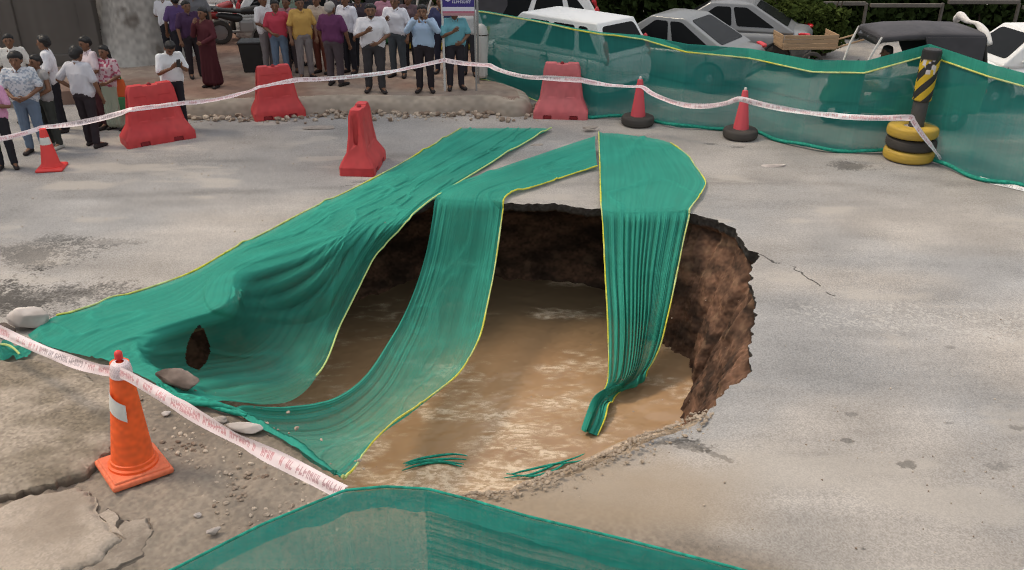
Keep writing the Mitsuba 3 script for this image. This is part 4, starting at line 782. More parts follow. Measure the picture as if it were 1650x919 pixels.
    # trousers or skirt
    if dress:
        ring = [((sd * .12, yy, .14), .085) for sd in (-1, 1) for yy in (-.06, .08)]
        lm = [hull(((-.1, 0, .93), .112), ((.1, 0, .93), .112), ((-.11, 0, .6), .11), ((.11, 0, .6), .11)), hull(((-.11, 0, .6), .11), ((.11, 0, .6), .11), *ring)]
        lt = smoothed(lm, .035, 4); v = np.array(lt.vertices); ang = np.arctan2(v[:, 1], v[:, 0])
        lt.vertices = v + np.array(lt.vertex_normals) * (.016 * np.sin(ang * 11 + 3 * mnoise(v * 5, 2)) * np.clip((.9 - v[:, 2]) * 2, 0, 1))[:, None]
        part(k, 'skirt', W(lt), dress if isinstance(dress, str) else fabric(dress), True)
    else:
        lm = [hull((hips[0], .112), (hips[1], .112), ((-.09, 0, 1.0 + Z), .105), ((.09, 0, 1.0 + Z), .105))]
        for i in range(2): lm += limb((hips[i], .108), (knees[i], .077), ((ankles[i][0], ankles[i][1], ankles[i][2] + .02), .062))
        lt = smoothed(lm, .032, 5); v = np.array(lt.vertices)
        lt.vertices = v + np.array(lt.vertex_normals) * (.022 * (mfbm(v * V(9, 9, 14), 3, seed + 5) - .5))[:, None]
        part(k, 'trousers', W(lt), trousers if isinstance(trousers, str) else fabric(trousers), True)
    for i in range(2):
        a, tt = ankles[i], toes[i]
        part(k, 'shoe', W(tri(hull(((a[0], a[1] + .04, .03), (.040, .045, .030)), ((a[0], a[1], .06), .046), ((tt[0], tt[1], .030), (.046, .05, .030))))), fabric(shoe), True)
    if prop == 'phone':
        h_ = arm[1][2]; part(k, 'phone', W(tri(rbox((.07, .012, .14), .005, (h_[0] - .02, h_[1] - .03, h_[2] + .03)))), 'black_paint')
    return k
D2 = math.radians
WHT, CRM = (.66, .66, .69), (.62, .60, .56)
DRK = (.022, .022, .028)
# group at left, on the road
person((-7.932, 13.096, 0.000), D2(20), 'person in a pink shirt and white cap with folded arms at the left edge', 1.60, ('cross', 'cross'), (.55, .27, .42), DRK, cap=(.55, .53, .50), seed=1)
person((-7.871, 13.930, 0.000), D2(12), 'person in a pale checked shirt and blue jeans behind the small red cone', 1.72, ('clasp', 'clasp'), 'checked_cloth', (.13, .18, .25), hair='bushy', build=1.12, seed=2)
person((-8.980, 15.822, 0.000), D2(25), 'person in a cream shirt partly hidden behind the man in the checked shirt', 1.66, ('down', 'down'), CRM, (.06, .05, .05), seed=3)
person((-7.712, 14.206, 0.000), D2(-30), 'person in a grey vest standing just behind the one in the checked shirt', 1.62, ('down', 'clasp'), (.30, .29, .29), (.045, .05, .045), 'none', shoe=(.4, .4, .37), seed=4)
person((-8.021, 15.170, 0.000), D2(-70), 'person in a white shirt turned left, between the cream and light grey shirts', 1.76, ('clasp', 'down'), WHT, DRK, turn=-.3, seed=5)
person((-7.081, 14.276, 0.000), D2(165), 'person in a light grey shirt seen from behind with bushy hair and dark trousers', 1.74, ('down', 'hip'), (.50, .50, .54), (.028, .022, .026), hair='bushy', nod=.35, stride=.05, seed=6)
person((-7.411, 15.409, 0.000), D2(-40), 'person in a pinkish white shirt and maroon trousers beside the woman in the floral top', 1.70, ('clasp', 'clasp'), (.62, .53, .56), (.07, .025, .03), seed=7, nod=.15)
person((-7.097, 15.329, 0.000), D2(-15), 'woman in a floral top and pale skirt holding an orange bag', 1.55, ('down', 'clasp'), 'floral_cloth', hair='long', dress=(.32, .36, .28), seed=8, long_shirt=.1)
bg = thing('bag', 'orange and green cloth bag held by the woman in the floral top', 'bag')
bx1, by1, _ = (-6.929, 15.329, 0.000)
put(bg, moved(tri(hull(((-.10, 0, .0), .05), ((.10, 0, 0), .05), ((-.08, 0, .26), .03), ((.08, 0, .26), .03))), (bx1, by1 - .05, .62)), fabric((.52, .11, .035)), True)
part(bg, 'strap', moved(tube([(-.07, 0, .26), (-.04, 0, .42), (.04, 0, .42), (.07, 0, .26)], .012, 6), (bx1, by1 - .05, .62)), fabric((.05, .22, .08)))
part(bg, 'lower_panel', moved(tri(hull(((-.09, 0, -.28), .05), ((.09, 0, -.28), .05), ((-.11, 0, -.04), .052), ((.11, 0, -.04), .052))), (bx1, by1 - .05, .62)), fabric((.06, .20, .09)), True)
person((-5.960, 15.249, 0.000), D2(40), 'person in a white shirt bowed over a phone beside a red barrier', 1.70, ('phone', 'phone'), (.70, .72, .74), DRK, nod=.75, lean=.14, prop='phone', seed=9, sleeve='short', shoe=(.35, .1, .1))
# under the big tree
person((-7.533, 19.575, 0.270), D2(172), 'person in a white T-shirt seen from behind right of the big tree trunk', 1.66, ('clasp', 'clasp'), (.66, .66, .69), DRK, seed=10)
person((-6.585, 18.234, 0.270), D2(40), 'person in dark purple clothes standing behind the woman in maroon', 1.62, ('down', 'clasp'), (.06, .03, .07), (.03, .02, .03), seed=11)
person((-5.978, 17.358, 0.270), D2(-25), 'woman in a long maroon dress holding something white to her chin', 1.62, ('chin', 'clasp'), (.085, .022, .028), hair='long', dress=(.060, .014, .018), sleeve='long', seed=12)
# the crowd on the footpath
person((-5.141, 18.642, 0.270), D2(60), 'person in a white shirt and grey trousers at the left end of the crowd', 1.70, ('clasp', 'down'), (.64, .64, .65), (.20, .18, .18), seed=13)
person((-4.806, 18.291, 0.270), D2(10), 'person in a coral red shirt and blue jeans in the crowd', 1.62, ('clasp', 'hip'), (.45, .055, .085), (.12, .17, .24), seed=14)
person((-4.691, 18.762, 0.270), D2(-10), 'person in a dusky pink shirt just right of the one in coral red', 1.62, ('down', 'down'), (.38, .19, .21), (.10, .08, .085), seed=15)
person((-4.274, 18.177, 0.270), D2(25), 'person in a mustard yellow shirt and grey trousers in the crowd', 1.70, ('down', 'down'), (.50, .31, .09), (.20, .18, .18), seed=16, long_shirt=.05)
person((-4.028, 18.642, 0.270), D2(-20), 'person in a cream and rust coloured outfit behind the one in purple', 1.70, ('clasp', 'down'), (.46, .38, .31), (.16, .05, .035), seed=17)
person((-3.533, 17.517, 0.270), D2(160), 'heavy person in a purple T-shirt with grey hair, seen from behind', 1.70, ('down', 'down'), (.115, .035, .095), (.075, .058, .065), hair='grey', build=1.3, seed=18)
person((-3.432, 18.642, 0.270), D2(-30), 'person in a white shirt and dark trousers standing behind the one in purple', 1.70, ('clasp', 'down'), (.64, .64, .70), DRK, sleeve='long', seed=19)
person((-2.665, 16.957, 0.280), D2(8), 'stout bearded person in a loose white shirt and charcoal trousers at the kerb', 1.74, ('phone', 'clasp'), (.66, .65, .68), (.045, .042, .045), build=1.35, hair='beard', seed=20, stride=.05)
person((-2.371, 18.291, 0.270), D2(-15), 'person in a white shirt and slate grey trousers behind the stout person at the kerb', 1.72, ('phone', 'down'), (.68, .68, .73), (.065, .075, .085), seed=21, build=1.15)
person((-1.691, 16.957, 0.280), D2(0), 'person in a pale blue shirt with both hands raised to the face', 1.72, ('photo', 'photo'), (.36, .47, .62), (.030, .024, .030), hair='beard', seed=22, sleeve='long', build=1.12)
person((-1.107, 17.161, 0.280), D2(15), 'person in a teal shirt and dark trousers right of the sign pole', 1.68, ('phone', 'clasp'), (.14, .36, .42), (.032, .028, .035), seed=23, build=1.12, nod=.3)
person((-1.471, 18.642, 0.270), D2(0), 'person in navy clothes standing behind the sign pole', 1.66, ('down', 'down'), (.045, .05, .11), (.03, .03, .05), seed=24)
person((-3.249, 19.005, 0.270), D2(20), 'person in dark clothes at the back of the crowd behind the white shirts', 1.70, ('down', 'down'), (.05, .04, .05), DRK, seed=25)
person((-2.184, 19.005, 0.270), D2(-20), 'person in a brown shirt half hidden at the back of the crowd', 1.66, ('down', 'down'), (.12, .08, .09), DRK, seed=26)
person((-3.714, 19.510, 0.270), D2(-20), 'person in a red cap and dark shirt at the back of the crowd', 1.70, ('down', 'down'), (.07, .06, .07), DRK, cap=(.40, .03, .06), seed=27)
person((-4.820, 19.640, 0.270), D2(15), 'person in a faded green shirt at the back of the crowd behind the mustard shirt', 1.68, ('down', 'clasp'), (.20, .26, .20), DRK, seed=32)
person((-4.378, 19.382, 0.270), D2(-25), 'person in a black shirt at the back between the mustard and the cream outfit', 1.72, ('down', 'down'), (.035, .035, .04), (.10, .09, .08), seed=33)
person((-2.748, 19.510, 0.270), D2(10), 'person in a pink shirt at the back behind the two white shirts', 1.66, ('down', 'down'), (.45, .22, .28), DRK, seed=34)
person((-0.891, 18.407, 0.270), D2(-10), 'person in a white shirt with a dark bag strap beside the white sack', 1.64, ('clasp', 'down'), (.60, .60, .60), (.05, .05, .06), seed=35)
person((-7.079, 19.005, 0.270), D2(-150), 'person in a violet shirt seen from behind under the big tree', 1.64, ('down', 'down'), (.10, .06, .16), DRK, seed=36)
person((-6.960, 19.905, 0.270), D2(20), 'person in grey clothes farthest back beside the motorcycles', 1.68, ('down', 'down'), (.16, .16, .17), DRK, seed=37)

# ------------------------------------------------------------------ vehicles behind the fence and the crowd
mat('car_white', (.66, .66, .65), .35, .5, coat=.6); mat('car_silver', (.24, .245, .245), .3, .5, metal=.35, coat=.6); mat('car_grey', (.20, .205, .21), .3, .5, metal=.3, coat=.6)
mat('car_glass', (.008, .009, .010), .25, .08); mat('trim_black', (.02, .02, .02), .5); mat('lamp_red', (.50, .012, .02), .2, .6, coat=.5); mat('lamp_clear', (.62, .62, .60), .15, .6, coat=.5); mat('lamp_amber', (.55, .20, .02), .2, .6); mat('hub', (.30, .30, .31), .4, metal=.6)
mat('plate_white', (.6, .6, .56), .5)
def loft(rings):
    rings = np.asarray(rings); a, b = rings.shape[:2]; v = np.vstack([rings.reshape(-1, 3), rings[0].mean(0), rings[-1].mean(0)]); f = []
    for i in range(a - 1):
        for j in range(b):
            k = (j + 1) % b; f += [[i*b+j, (i+1)*b+j, (i+1)*b+k], [i*b+j, (i+1)*b+k, i*b+k]]
    for j in range(b): f += [[a*b, j, (j+1) % b], [a*b+1, (a-1)*b+(j+1) % b, (a-1)*b+j]]
    t = trimesh.Trimesh(v, f, process=False); t.fix_normals(); return t
def rounded(q, r=.07):
    q = np.asarray(q); o = []
    for i in range(len(q)):
        a, b, c = q[i - 1], q[i], q[(i + 1) % len(q)]; u, w = (a - b) / np.linalg.norm(a - b), (c - b) / np.linalg.norm(c - b)
        for t in np.linspace(0, 1, 6): o.append((b + u * r) * (1 - t) ** 2 + 2 * b * t * (1 - t) + (b + w * r) * t ** 2)
    return np.array(o)
def car(x, y, yaw, label, paint, kind='hatch', L=3.8, Wd=1.62, H=1.46, group=None):
    k = thing('parked_car', label, 'car', group); P_ = lambda m: moved(tri(m) if hasattr(m, 'to_mesh') else m, (x, y, 0), yaw)
    b = H * .60; h2 = L / 2; hw = Wd / 2
    if kind == 'sedan': st = [(h2, .42, .55, .80), (h2 - .06, .28, .66, .90), (h2 - .5, .24, b - .10, .98), (h2 - 1.05, .22, b - .02, 1), (0, .22, b, 1), (-h2 + .95, .22, b + .03, 1), (-h2 + .3, .25, b + .02, .97), (-h2 + .05, .30, b - .02, .91), (-h2, .42, b - .12, .84)]; g = (h2 - .92, h2 - 1.72, -h2 + 1.38, -h2 + .42)
    else: st = [(h2, .42, .58, .80), (h2 - .06, .28, .70, .90), (h2 - .45, .24, b - .06, .98), (h2 - .85, .22, b, 1), (0, .22, b + .02, 1), (-h2 + .9, .22, b + .04, 1), (-h2 + .25, .25, b + .04, .98), (-h2 + .03, .30, b + .02, .94), (-h2, .42, b - .06, .90)]; g = (h2 - .78, h2 - 1.4, -h2 + .42, -h2 + .06)
    rings = []
    xs_ = np.array([s[0] for s in st]); xq = np.linspace(h2, -h2, 40)
    from scipy.interpolate import PchipInterpolator
    f_ = PchipInterpolator(-xs_, np.array([s[1:] for s in st]))(-xq)
    a_ = np.arange(36) * 2 * PI / 36
    for xx, (zb, zt, w) in zip(xq, f_):
        cy, sy_ = np.cos(a_), np.sin(a_); e = .42
        yy = np.sign(cy) * np.abs(cy) ** e * hw * w; zz = (zt + zb) / 2 + np.sign(sy_) * np.abs(sy_) ** (e if kind else e) * (zt - zb) / 2
        yy *= 1 - .10 * np.clip((zz - (zt + zb) / 2) / (zt - zb) * 2, 0, 1) ** 2
        rings.append(np.stack([np.full(36, xx), yy, zz], 1))
    body = tri_m(loft(rings)); ax = (h2 - .72, -h2 + .68); R = .30
    for xa in ax:
        for sd in (-1, 1): body = body - m3.Manifold.cylinder(.26, R + .05, R + .05, 36).rotate([90, 0, 0]).translate([xa, sd * hw + (.13 if sd > 0 else .13), R])
    xa, xb, xc, xd = g; r = .05; wb, wr = hw * .90 - r, hw * .74 - r; zb, zr = b - .02, H - r
    put(k, P_(body), paint, 40)
    cab = hull(((xa, wb, zb), r), ((xa, -wb, zb), r), ((xd, wb, zb), r), ((xd, -wb, zb), r), ((xb, wr, zr - .03), r), ((xb, -wr, zr - .03), r), ((xc, wr, zr - .03), r), ((xc, -wr, zr - .03), r), (((xb + xc) / 2, 0, zr + .035), r), (((xb + xc) / 2, wr * .7, zr + .01), r), (((xb + xc) / 2, -wr * .7, zr + .01), r), (((xb * .8 + xc * .2), 0, zr - .01), r), (((xb * .2 + xc * .8), 0, zr - .01), r), k=2)
    cb = tri(cab.refine_to_length(.07)); cb = trimesh.Trimesh(cb.vertices, cb.faces, process=True); trimesh.smoothing.filter_taubin(cb, lamb=.6, nu=.58, iterations=14); part(k, 'cabin', P_(cb), paint, True)
    for xs3 in ((xa - .02), (xa + xd) / 2 - .05, xd + .35):
        for sd in (-1, 1): part(k, 'door_gap', P_(rbox((.012, .02, b - .40), .004, (xs3, sd * (hw - .006), (b + .36) / 2))), 'trim_black')
    def side(sd, u, t):   # u: 0 front pillar .. 1 rear pillar, t: 0 belt .. 1 roof
        X0, X1 = xa + (xb - xa) * t, xd + (xc - xd) * t
        n = np.array([0, sd * (zr - zb), (wb - wr)]); n /= np.linalg.norm(n)
        return np.array([X0 + (X1 - X0) * u, sd * (wb + (wr - wb) * t), zb + (zr - .03 - zb) * t]) + n * (r + .002)
    cuts = [(.10, .50), (.53, .90)] if kind == 'sedan' else [(.08, .42), (.45, .74), (.77, .95)]
    for sd in (-1, 1):
        for u0, u1 in cuts:
            q = [side(sd, u0 + .02, .14), side(sd, u1, .14), side(sd, u1 - (.06 if u1 > .85 else 0), .92), side(sd, u0 + (.06 if u0 < .2 else .0) + .02, .92)]
            c_ = np.mean(q, 0); part(k, 'side_window', P_(prism(rounded(q if sd > 0 else q[::-1], .06), .006)), 'car_glass', False)
        part(k, 'mirror', P_(hull(((xa - .35, sd * (hw + .06), b + .10), (.05, .07, .05)), ((xa - .32, sd * (hw - .05), b + .06), .03))), paint)
        part(k, 'door_handle', P_(rbox((.18, .03, .03), .008, (-.35, sd * (hw - .005), b - .12))), 'trim_black')
        part(k, 'sill_trim', P_(rbox((L * .42, .03, .05), .01, (0, sd * (hw - .005), .30))), 'trim_black')
    def end(x0, x1, yy, t, s_):   # on the wind or rear screen
        n = np.array([(zr - zb), 0, (x0 - x1) * s_]) * np.array([s_, 1, s_]); n = np.array([s_ * (zr - zb), 0, abs(x1 - x0)]); n /= np.linalg.norm(n)
        return np.array([x0 + (x1 - x0) * t, yy * (wb + (wr - wb) * t), zb + (zr - .03 - zb) * t]) + n * (r + .002)
    for nm, x0, x1, s_ in (('windscreen', xa, xb, 1), ('rear_window', xd, xc, -1)):
        q = [end(x0, x1, -.92, .14, s_), end(x0, x1, .92, .14, s_), end(x0, x1, .88, .92, s_), end(x0, x1, -.88, .92, s_)]
        part(k, nm, P_(prism(rounded(q if s_ > 0 else q[::-1], .10), .006)), 'car_glass', False)
    for sd in (-1, 1):
        if kind == 'sedan': part(k, 'tail_light', P_(hull(((-h2 + .06, sd * hw * .80, b - .05), (.05, .09, .045)), ((-h2 + .20, sd * hw * .93, b - .02), (.08, .025, .035)))), 'lamp_red')
        else: part(k, 'tail_light', P_(hull(((-h2 + .05, sd * hw * .82, b - .05), (.05, .05, .10)), ((-h2 + .12, sd * hw * .78, b + .20), (.06, .04, .12)))), 'lamp_red')
        part(k, 'headlight', P_(hull(((h2 - .10, sd * hw * .66, .62), (.07, .14, .07)), ((h2 - .30, sd * hw * .86, .70), (.10, .04, .05)))), 'lamp_clear')
    part(k, 'rear_bumper', P_(hull(((-h2 + .03, hw * .78, .42), (.06, .06, .10)), ((-h2 + .03, -hw * .78, .42), (.06, .06, .10)))), paint)
    part(k, 'bumper_slot', P_(rbox((.03, Wd * .62, .06), .01, (-h2 - .035, 0, .40))), 'trim_black')
    part(k, 'front_grille', P_(rbox((.05, Wd * .5, .12), .02, (h2 - .01, 0, .52))), 'trim_black')
    part(k, 'number_plate', P_(rbox((.02, .44, .10), .005, (-h2 - .012, 0, .62))), 'plate_white')
    for xa_ in ax:
        for sd in (-1, 1):
            w_ = part(k, 'wheel', P_(moved(tyre_mesh(R, .18, .10), (xa_, sd * (hw - .10), R), 0, PI / 2)), 'rubber')
            part(w_, 'rim', P_(moved(lathe([(.001, .03), (.05, .05), (.12, .02), (.19, .05), (.205, 0), (.19, -.05), (.12, -.02), (.05, -.05), (.001, -.03)], 24), (xa_, sd * (hw - .10), R), 0, PI / 2)), 'hub')
    return k
car(.95, 18.45, D2(136), 'white hatchback seen from behind just beyond the net fence', 'car_white', 'hatch', 3.75, 1.62, 1.60)
car(3.45, 19.30, D2(146), 'silver sedan with one red tail light just over the net fence', 'car_silver', 'sedan', 3.85, 1.62, 1.45)
car(5.05, 21.25, D2(160), 'grey sedan behind the silver sedan', 'car_grey', 'sedan', 4.0, 1.64, 1.45)
car(.2, 22.0, D2(178), 'white car with dark windows behind the white hatchback', 'car_white', 'hatch', 3.9, 1.65, 1.55)
car(10.35, 17.3, D2(184), 'white car cut by the right edge behind the auto-rickshaw', 'car_white', 'hatch', 3.8, 1.62, 1.48)
car(-7.9, 25.6, D2(5), 'white car parked beyond the motorcycles behind the woman in maroon', 'car_white', 'sedan', 4.0, 1.64, 1.42)
car(-5.2, 23.4, D2(14), 'pale car with its bonnet behind the coral red and mustard shirts', 'car_white', 'hatch', 3.8, 1.62, 1.46)

def rickshaw(x, y, yaw, label, hood, low, bundle=True):
    k = thing('auto_rickshaw', label, 'auto rickshaw'); P_ = lambda m: moved(tri(m) if hasattr(m, 'to_mesh') else m, (x, y, 0), yaw)
    part(k, 'body', P_(hull(((-1.15, .55, .38), .08), ((-1.15, -.55, .38), .08), ((-1.2, .55, .85), .08), ((-1.2, -.55, .85), .08), ((.2, .55, .36), .08), ((.2, -.55, .36), .08), ((.1, .55, .62), .06), ((.1, -.55, .62), .06)) + hull(((.1, .5, .34), .06), ((.1, -.5, .34), .06), ((1.0, .3, .34), .06), ((1.0, -.3, .34), .06))), low, 35)
    part(k, 'front_cowl', P_(hull(((.95, .42, .45), .07), ((.95, -.42, .45), .07), ((1.28, .16, .42), .10), ((1.28, -.16, .42), .10), ((.92, .48, 1.0), .05), ((.92, -.48, 1.0), .05), ((1.12, .2, .92), .08), ((1.12, -.2, .92), .08))), low, 35)
    ring = []
    for xx, zt, wv in ((.74, 1.66, .56), (.70, 1.70, .60), (.3, 1.745, .63), (-.3, 1.76, .64), (-.9, 1.74, .64), (-1.02, 1.72, .63)):
        a_ = np.linspace(0, 2 * PI, 41)[:-1]; cy, sy_ = np.cos(a_), np.sin(a_)
        ring.append(np.stack([np.full(40, xx), np.sign(cy) * np.abs(cy) ** .5 * wv, zt - .09 + np.sign(sy_) * np.abs(sy_) ** .6 * .09], 1))
    part(k, 'canvas_roof', P_(loft(ring)), hood, 40)
    for sd in (-1, 1):
        part(k, 'side_canvas', P_(prism(np.array([(-1.05, sd * .63, .86), (-1.02, sd * .635, 1.66), (.02, sd * .635, 1.66), (-.12, sd * .62, 1.30), (-.36, sd * .62, .90)])[::sd], .02)), hood, 20)
        part(k, 'door_bar', P_(tube([(.86, sd * .55, .98), (.1, sd * .58, .92), (-.1, sd * .58, .55)], .02, 8)), 'steel')
        part(k, 'windscreen_post', P_(tube([(.93, sd * .48, 1.0), (.84, sd * .53, 1.34), (.72, sd * .55, 1.64)], .022, 8)), 'white_paint')
        part(k, 'rear_wheel', P_(moved(tyre_mesh(.22, .10, .07), (-.85, sd * .52, .22), 0, PI / 2)), 'rubber')
        part(k, 'tail_light', P_(hull(((-1.30, sd * .48, .70), (.02, .05, .06)))), 'lamp_red')
    part(k, 'rear_canvas', P_(hull(((-1.02, .58, 1.62), .04), ((-1.02, -.58, 1.62), .04), ((-1.22, .55, .92), .04), ((-1.22, -.55, .92), .04))), 'trim_black', 35)
    part(k, 'windscreen', P_(prism([(.93, -.46, 1.02), (.93, .46, 1.02), (.73, .53, 1.62), (.73, -.53, 1.62)], .006)), 'pane_clear', False)
    part(k, 'front_wheel', P_(moved(tyre_mesh(.22, .10, .07), (1.18, 0, .22), 0, PI / 2)), 'rubber')
    part(k, 'headlight', P_(hull(((1.36, 0, .74), (.03, .07, .07)))), 'lamp_clear')
    part(k, 'handlebar', P_(tube([(.72, -.3, 1.08), (.80, -.12, 1.04), (.84, 0, 1.0), (.80, .12, 1.04), (.72, .3, 1.08)], .018, 8)), 'trim_black')
    part(k, 'seat', P_(rbox((.42, 1.0, .14), .05, (-.75, 0, .68)) + rbox((.12, 1.0, .5), .05, (-.98, 0, .95)) + rbox((.34, .5, .12), .05, (.20, 0, .66))), fabric((.20, .10, .09)))
    if bundle:
        q = resample(np.array([(-1.12, .60, 1.52), (-1.08, .42, 1.70), (-1.06, .1, 1.80), (-1.08, -.2, 1.78), (-1.06, -.5, 1.83), (-1.08, -.66, 1.72)]), 40)
        t_ = tube(q, .050 + .02 * np.sin(np.linspace(0, 9, 40)), 12); t_.vertices += .05 * (mfbm(np.array(t_.vertices) * 9, 3, 2)[:, None] - .5)
        part(k, 'rolled_cover', P_(t_), 'white_paint', True, label='pale rolled sheet tied at the rear of the roof')
    return k
scene['pane_clear'] = {'type': 'thindielectric', 'int_ior': 1.22}
mat('canvas_black', proc(lambda p, n, uv: mix((.035, .034, .038), (.085, .082, .09), fbm(p.x * 3, p.y * 3, p.z * 3, 3))), .7, .3)
mat('rickshaw_yellow', (.50, .37, .02), .4, .5, coat=.3); mat('rickshaw_green', (.02, .13, .055), .4, .5, coat=.3)
rickshaw(7.05, 15.75, D2(180), 'black canvas-topped auto-rickshaw behind the striped pole', 'canvas_black', 'rickshaw_green')
person((7.05 - .42, 15.62, .20), D2(-90), 'person in a white shirt at the handlebar of the black auto-rickshaw', 1.62, ('wheel', 'wheel'), (.66, .66, .67), (.30, .24, .16), sit=True, seed=31)
rickshaw(-1.3, 21.6, D2(200), 'yellow auto-rickshaw behind the person in the pale blue shirt', 'canvas_black', 'rickshaw_yellow', False)
rickshaw(-3.6, 22.4, D2(176), 'green auto-rickshaw at the back between the white shirts of the crowd', 'canvas_black', 'rickshaw_green', False)
mat('bike_red', (.28, .02, .02), .3, .5, coat=.5)
def bike(x, y, yaw, label, paint):
    k = thing('motorcycle', label, 'motorcycle'); P_ = lambda m: moved(tri(m) if hasattr(m, 'to_mesh') else m, (x, y, .27), yaw, .10)
    for nm, xx in (('front_wheel', .62), ('rear_wheel', -.62)): 
        w_ = part(k, nm, P_(moved(tyre_mesh(.29, .09, .055), (xx, 0, .29), 0, PI / 2)), 'rubber'); part(w_, 'rim', P_(moved(lathe([(.001, .02), (.06, .03), (.22, .01), (.235, 0), (.22, -.01), (.06, -.03), (.001, -.02)], 20), (xx, 0, .29), 0, PI / 2)), 'hub')
    part(k, 'engine', P_(rbox((.34, .22, .30), .06, (.02, 0, .42)) + rbox((.7, .06, .06), .02, (-.25, .12, .26))), 'steel')
    part(k, 'fuel_tank', P_(hull(((.30, 0, .80), (.10, .13, .11)), ((.0, 0, .78), (.12, .11, .09)))), paint)
    part(k, 'seat', P_(hull(((-.1, 0, .78), (.1, .11, .05)), ((-.62, 0, .84), (.10, .09, .05)))), 'trim_black')
    part(k, 'side_panel', P_(hull(((-.2, 0, .62), (.16, .13, .10)), ((-.55, 0, .70), (.12, .11, .06)))), paint)
    part(k, 'fork', P_(cat([tube([(.62, s * .07, .29), (.42, s * .07, .98)], .022, 8) for s in (-1, 1)])), 'hub')
    part(k, 'handlebar', P_(tube([(.25, -.36, 1.04), (.38, -.2, 1.04), (.42, 0, 1.0), (.38, .2, 1.04), (.25, .36, 1.04)], .015, 8)), 'trim_black')
    part(k, 'headlight', P_(hull(((.50, 0, .90), (.07, .09, .09)))), 'lamp_clear'); part(k, 'front_mudguard', P_(hull(((.62, 0, .60), (.16, .05, .03)), ((.40, 0, .52), (.05, .05, .04)))), paint)
bike(-8.35, 22.2, D2(25), 'dark motorcycle nearest the big tree', 'black_paint'); bike(-7.35, 22.5, D2(60), 'red motorcycle parked between two dark ones', 'bike_red'); bike(-6.55, 22.0, D2(15), 'black motorcycle parked just left of the crowd', 'black_paint')
bn = thing('bin', 'dark plastic bin on the footpath at the left end of the crowd', 'bin')
b_ = (-5.536, 18.883, 0.270)
part(bn, 'body', moved(tri(hull(*[((sx_ * .19, sy_ * .18, .02), .02) for sx_ in (-1, 1) for sy_ in (-1, 1)], *[((sx_ * .24, sy_ * .22, .60), .02) for sx_ in (-1, 1) for sy_ in (-1, 1)])), (b_[0], b_[1], .27), .1), 'trim_black')
part(bn, 'rim', moved(tri(rbox((.56, .52, .05), .02, (0, 0, .62))), (b_[0], b_[1], .27), .1), 'black_paint')
ct = thing('handcart', 'tan wooden handcart standing by the green bush behind the net fence', 'cart'); C_ = lambda m: moved(tri(m) if hasattr(m, 'to_mesh') else m, (6.55, 19.9, 0), .05)
mat('cart_wood', proc(lambda p, n, uv: mix((.30, .19, .11), (.40, .28, .17), fbm(p.x * 3, p.y * 9, p.z * 30, 3))), .8)
for i in range(3): part(ct, 'board', C_(rbox((1.20, .02, .085), .006, (0, -.40, .68 + .092 * i))), 'cart_wood')
for i in range(3): [part(ct, 'board', C_(rbox((.02, .78, .085), .006, (q * .615, 0, .68 + .092 * i))), 'cart_wood') for q in (-1, 1)]
part(ct, 'bed', C_(rbox((1.21, .82, .04), .01, (0, 0, .61))), 'cart_wood')
for sxx in (-1, 1):
    part(ct, 'wheel', C_(moved(tyre_mesh(.28, .06, .04), (.05, sxx * .47, .28), 0, PI / 2)), 'rubber'); part(ct, 'handle', C_(tube([(.6, sxx * .3, .60), (1.25, sxx * .28, .78)], .02, 8)), 'cart_wood')
part(ct, 'axle', C_(tube([(.05, -.47, .28), (.05, .47, .28)], .02, 8) + tube([(.05, -.3, .28), (.05, -.3, .6)], .02, 8)), 'steel')

# ------------------------------------------------------------------ wall, big tree, hedges at the back
def leaf_mass(n, seed, sampler, size, aspect=1.6):
    r = np.random.default_rng(seed); c = sampler(r, n); a = r.normal(size=(n, 3)); a /= np.linalg.norm(a, axis=1, keepdims=True); b = np.cross(a, r.normal(size=(n, 3))); b /= np.linalg.norm(b, axis=1, keepdims=True)
    s = size * r.uniform(.6, 1.4, (n, 1)); nn_ = np.cross(a, b) * s * .18
    v = np.stack([c - a * s * aspect / 2, c - b * s * .5 + nn_, c + a * s * aspect / 2, c + b * s * .5 + nn_], 1).reshape(-1, 3)
    i = np.arange(n)[:, None] * 4
    return trimesh.Trimesh(v, np.vstack([i + [[0, 1, 2]], i + [[0, 2, 3]]]), process=False)
def leafmat(key, a, b):
    scene[key] = {'type': 'principledthin', 'base_color': proc(lambda p, n, uv: mix(a, b, fbm(p.x * 1.7, p.y * 1.7, p.z * 1.7, 3)) * (.6 + .8 * noise(p.x * 11, p.y * 11, p.z * 11))), 'roughness': .5, 'diff_trans': .6}
leafmat('leaf_dark', (.018, .035, .014), (.055, .080, .024)); leafmat('leaf_olive', (.035, .060, .016), (.085, .110, .030))
def box_sampler(x0, x1, y0, y1, z0, z1, clump=1.2, seed=1, dense=.42):
    def f(r, n):
        o = np.zeros((0, 3))
        while len(o) < n:
            p = np.stack([r.uniform(x0, x1, n * 2), r.uniform(y0, y1, n * 2), z0 + (z1 - z0) * r.random(n * 2)], 1)
            top = z0 + (z1 - z0) * (.55 + .55 * mfbm(np.c_[p[:, :2] * .8, p[:, 0] * 0], 3, seed)); ok = (mfbm(p * clump, 3, seed) > dense) & (p[:, 2] < top); o = np.vstack([o, p[ok]])
        return o[:n]
    return f
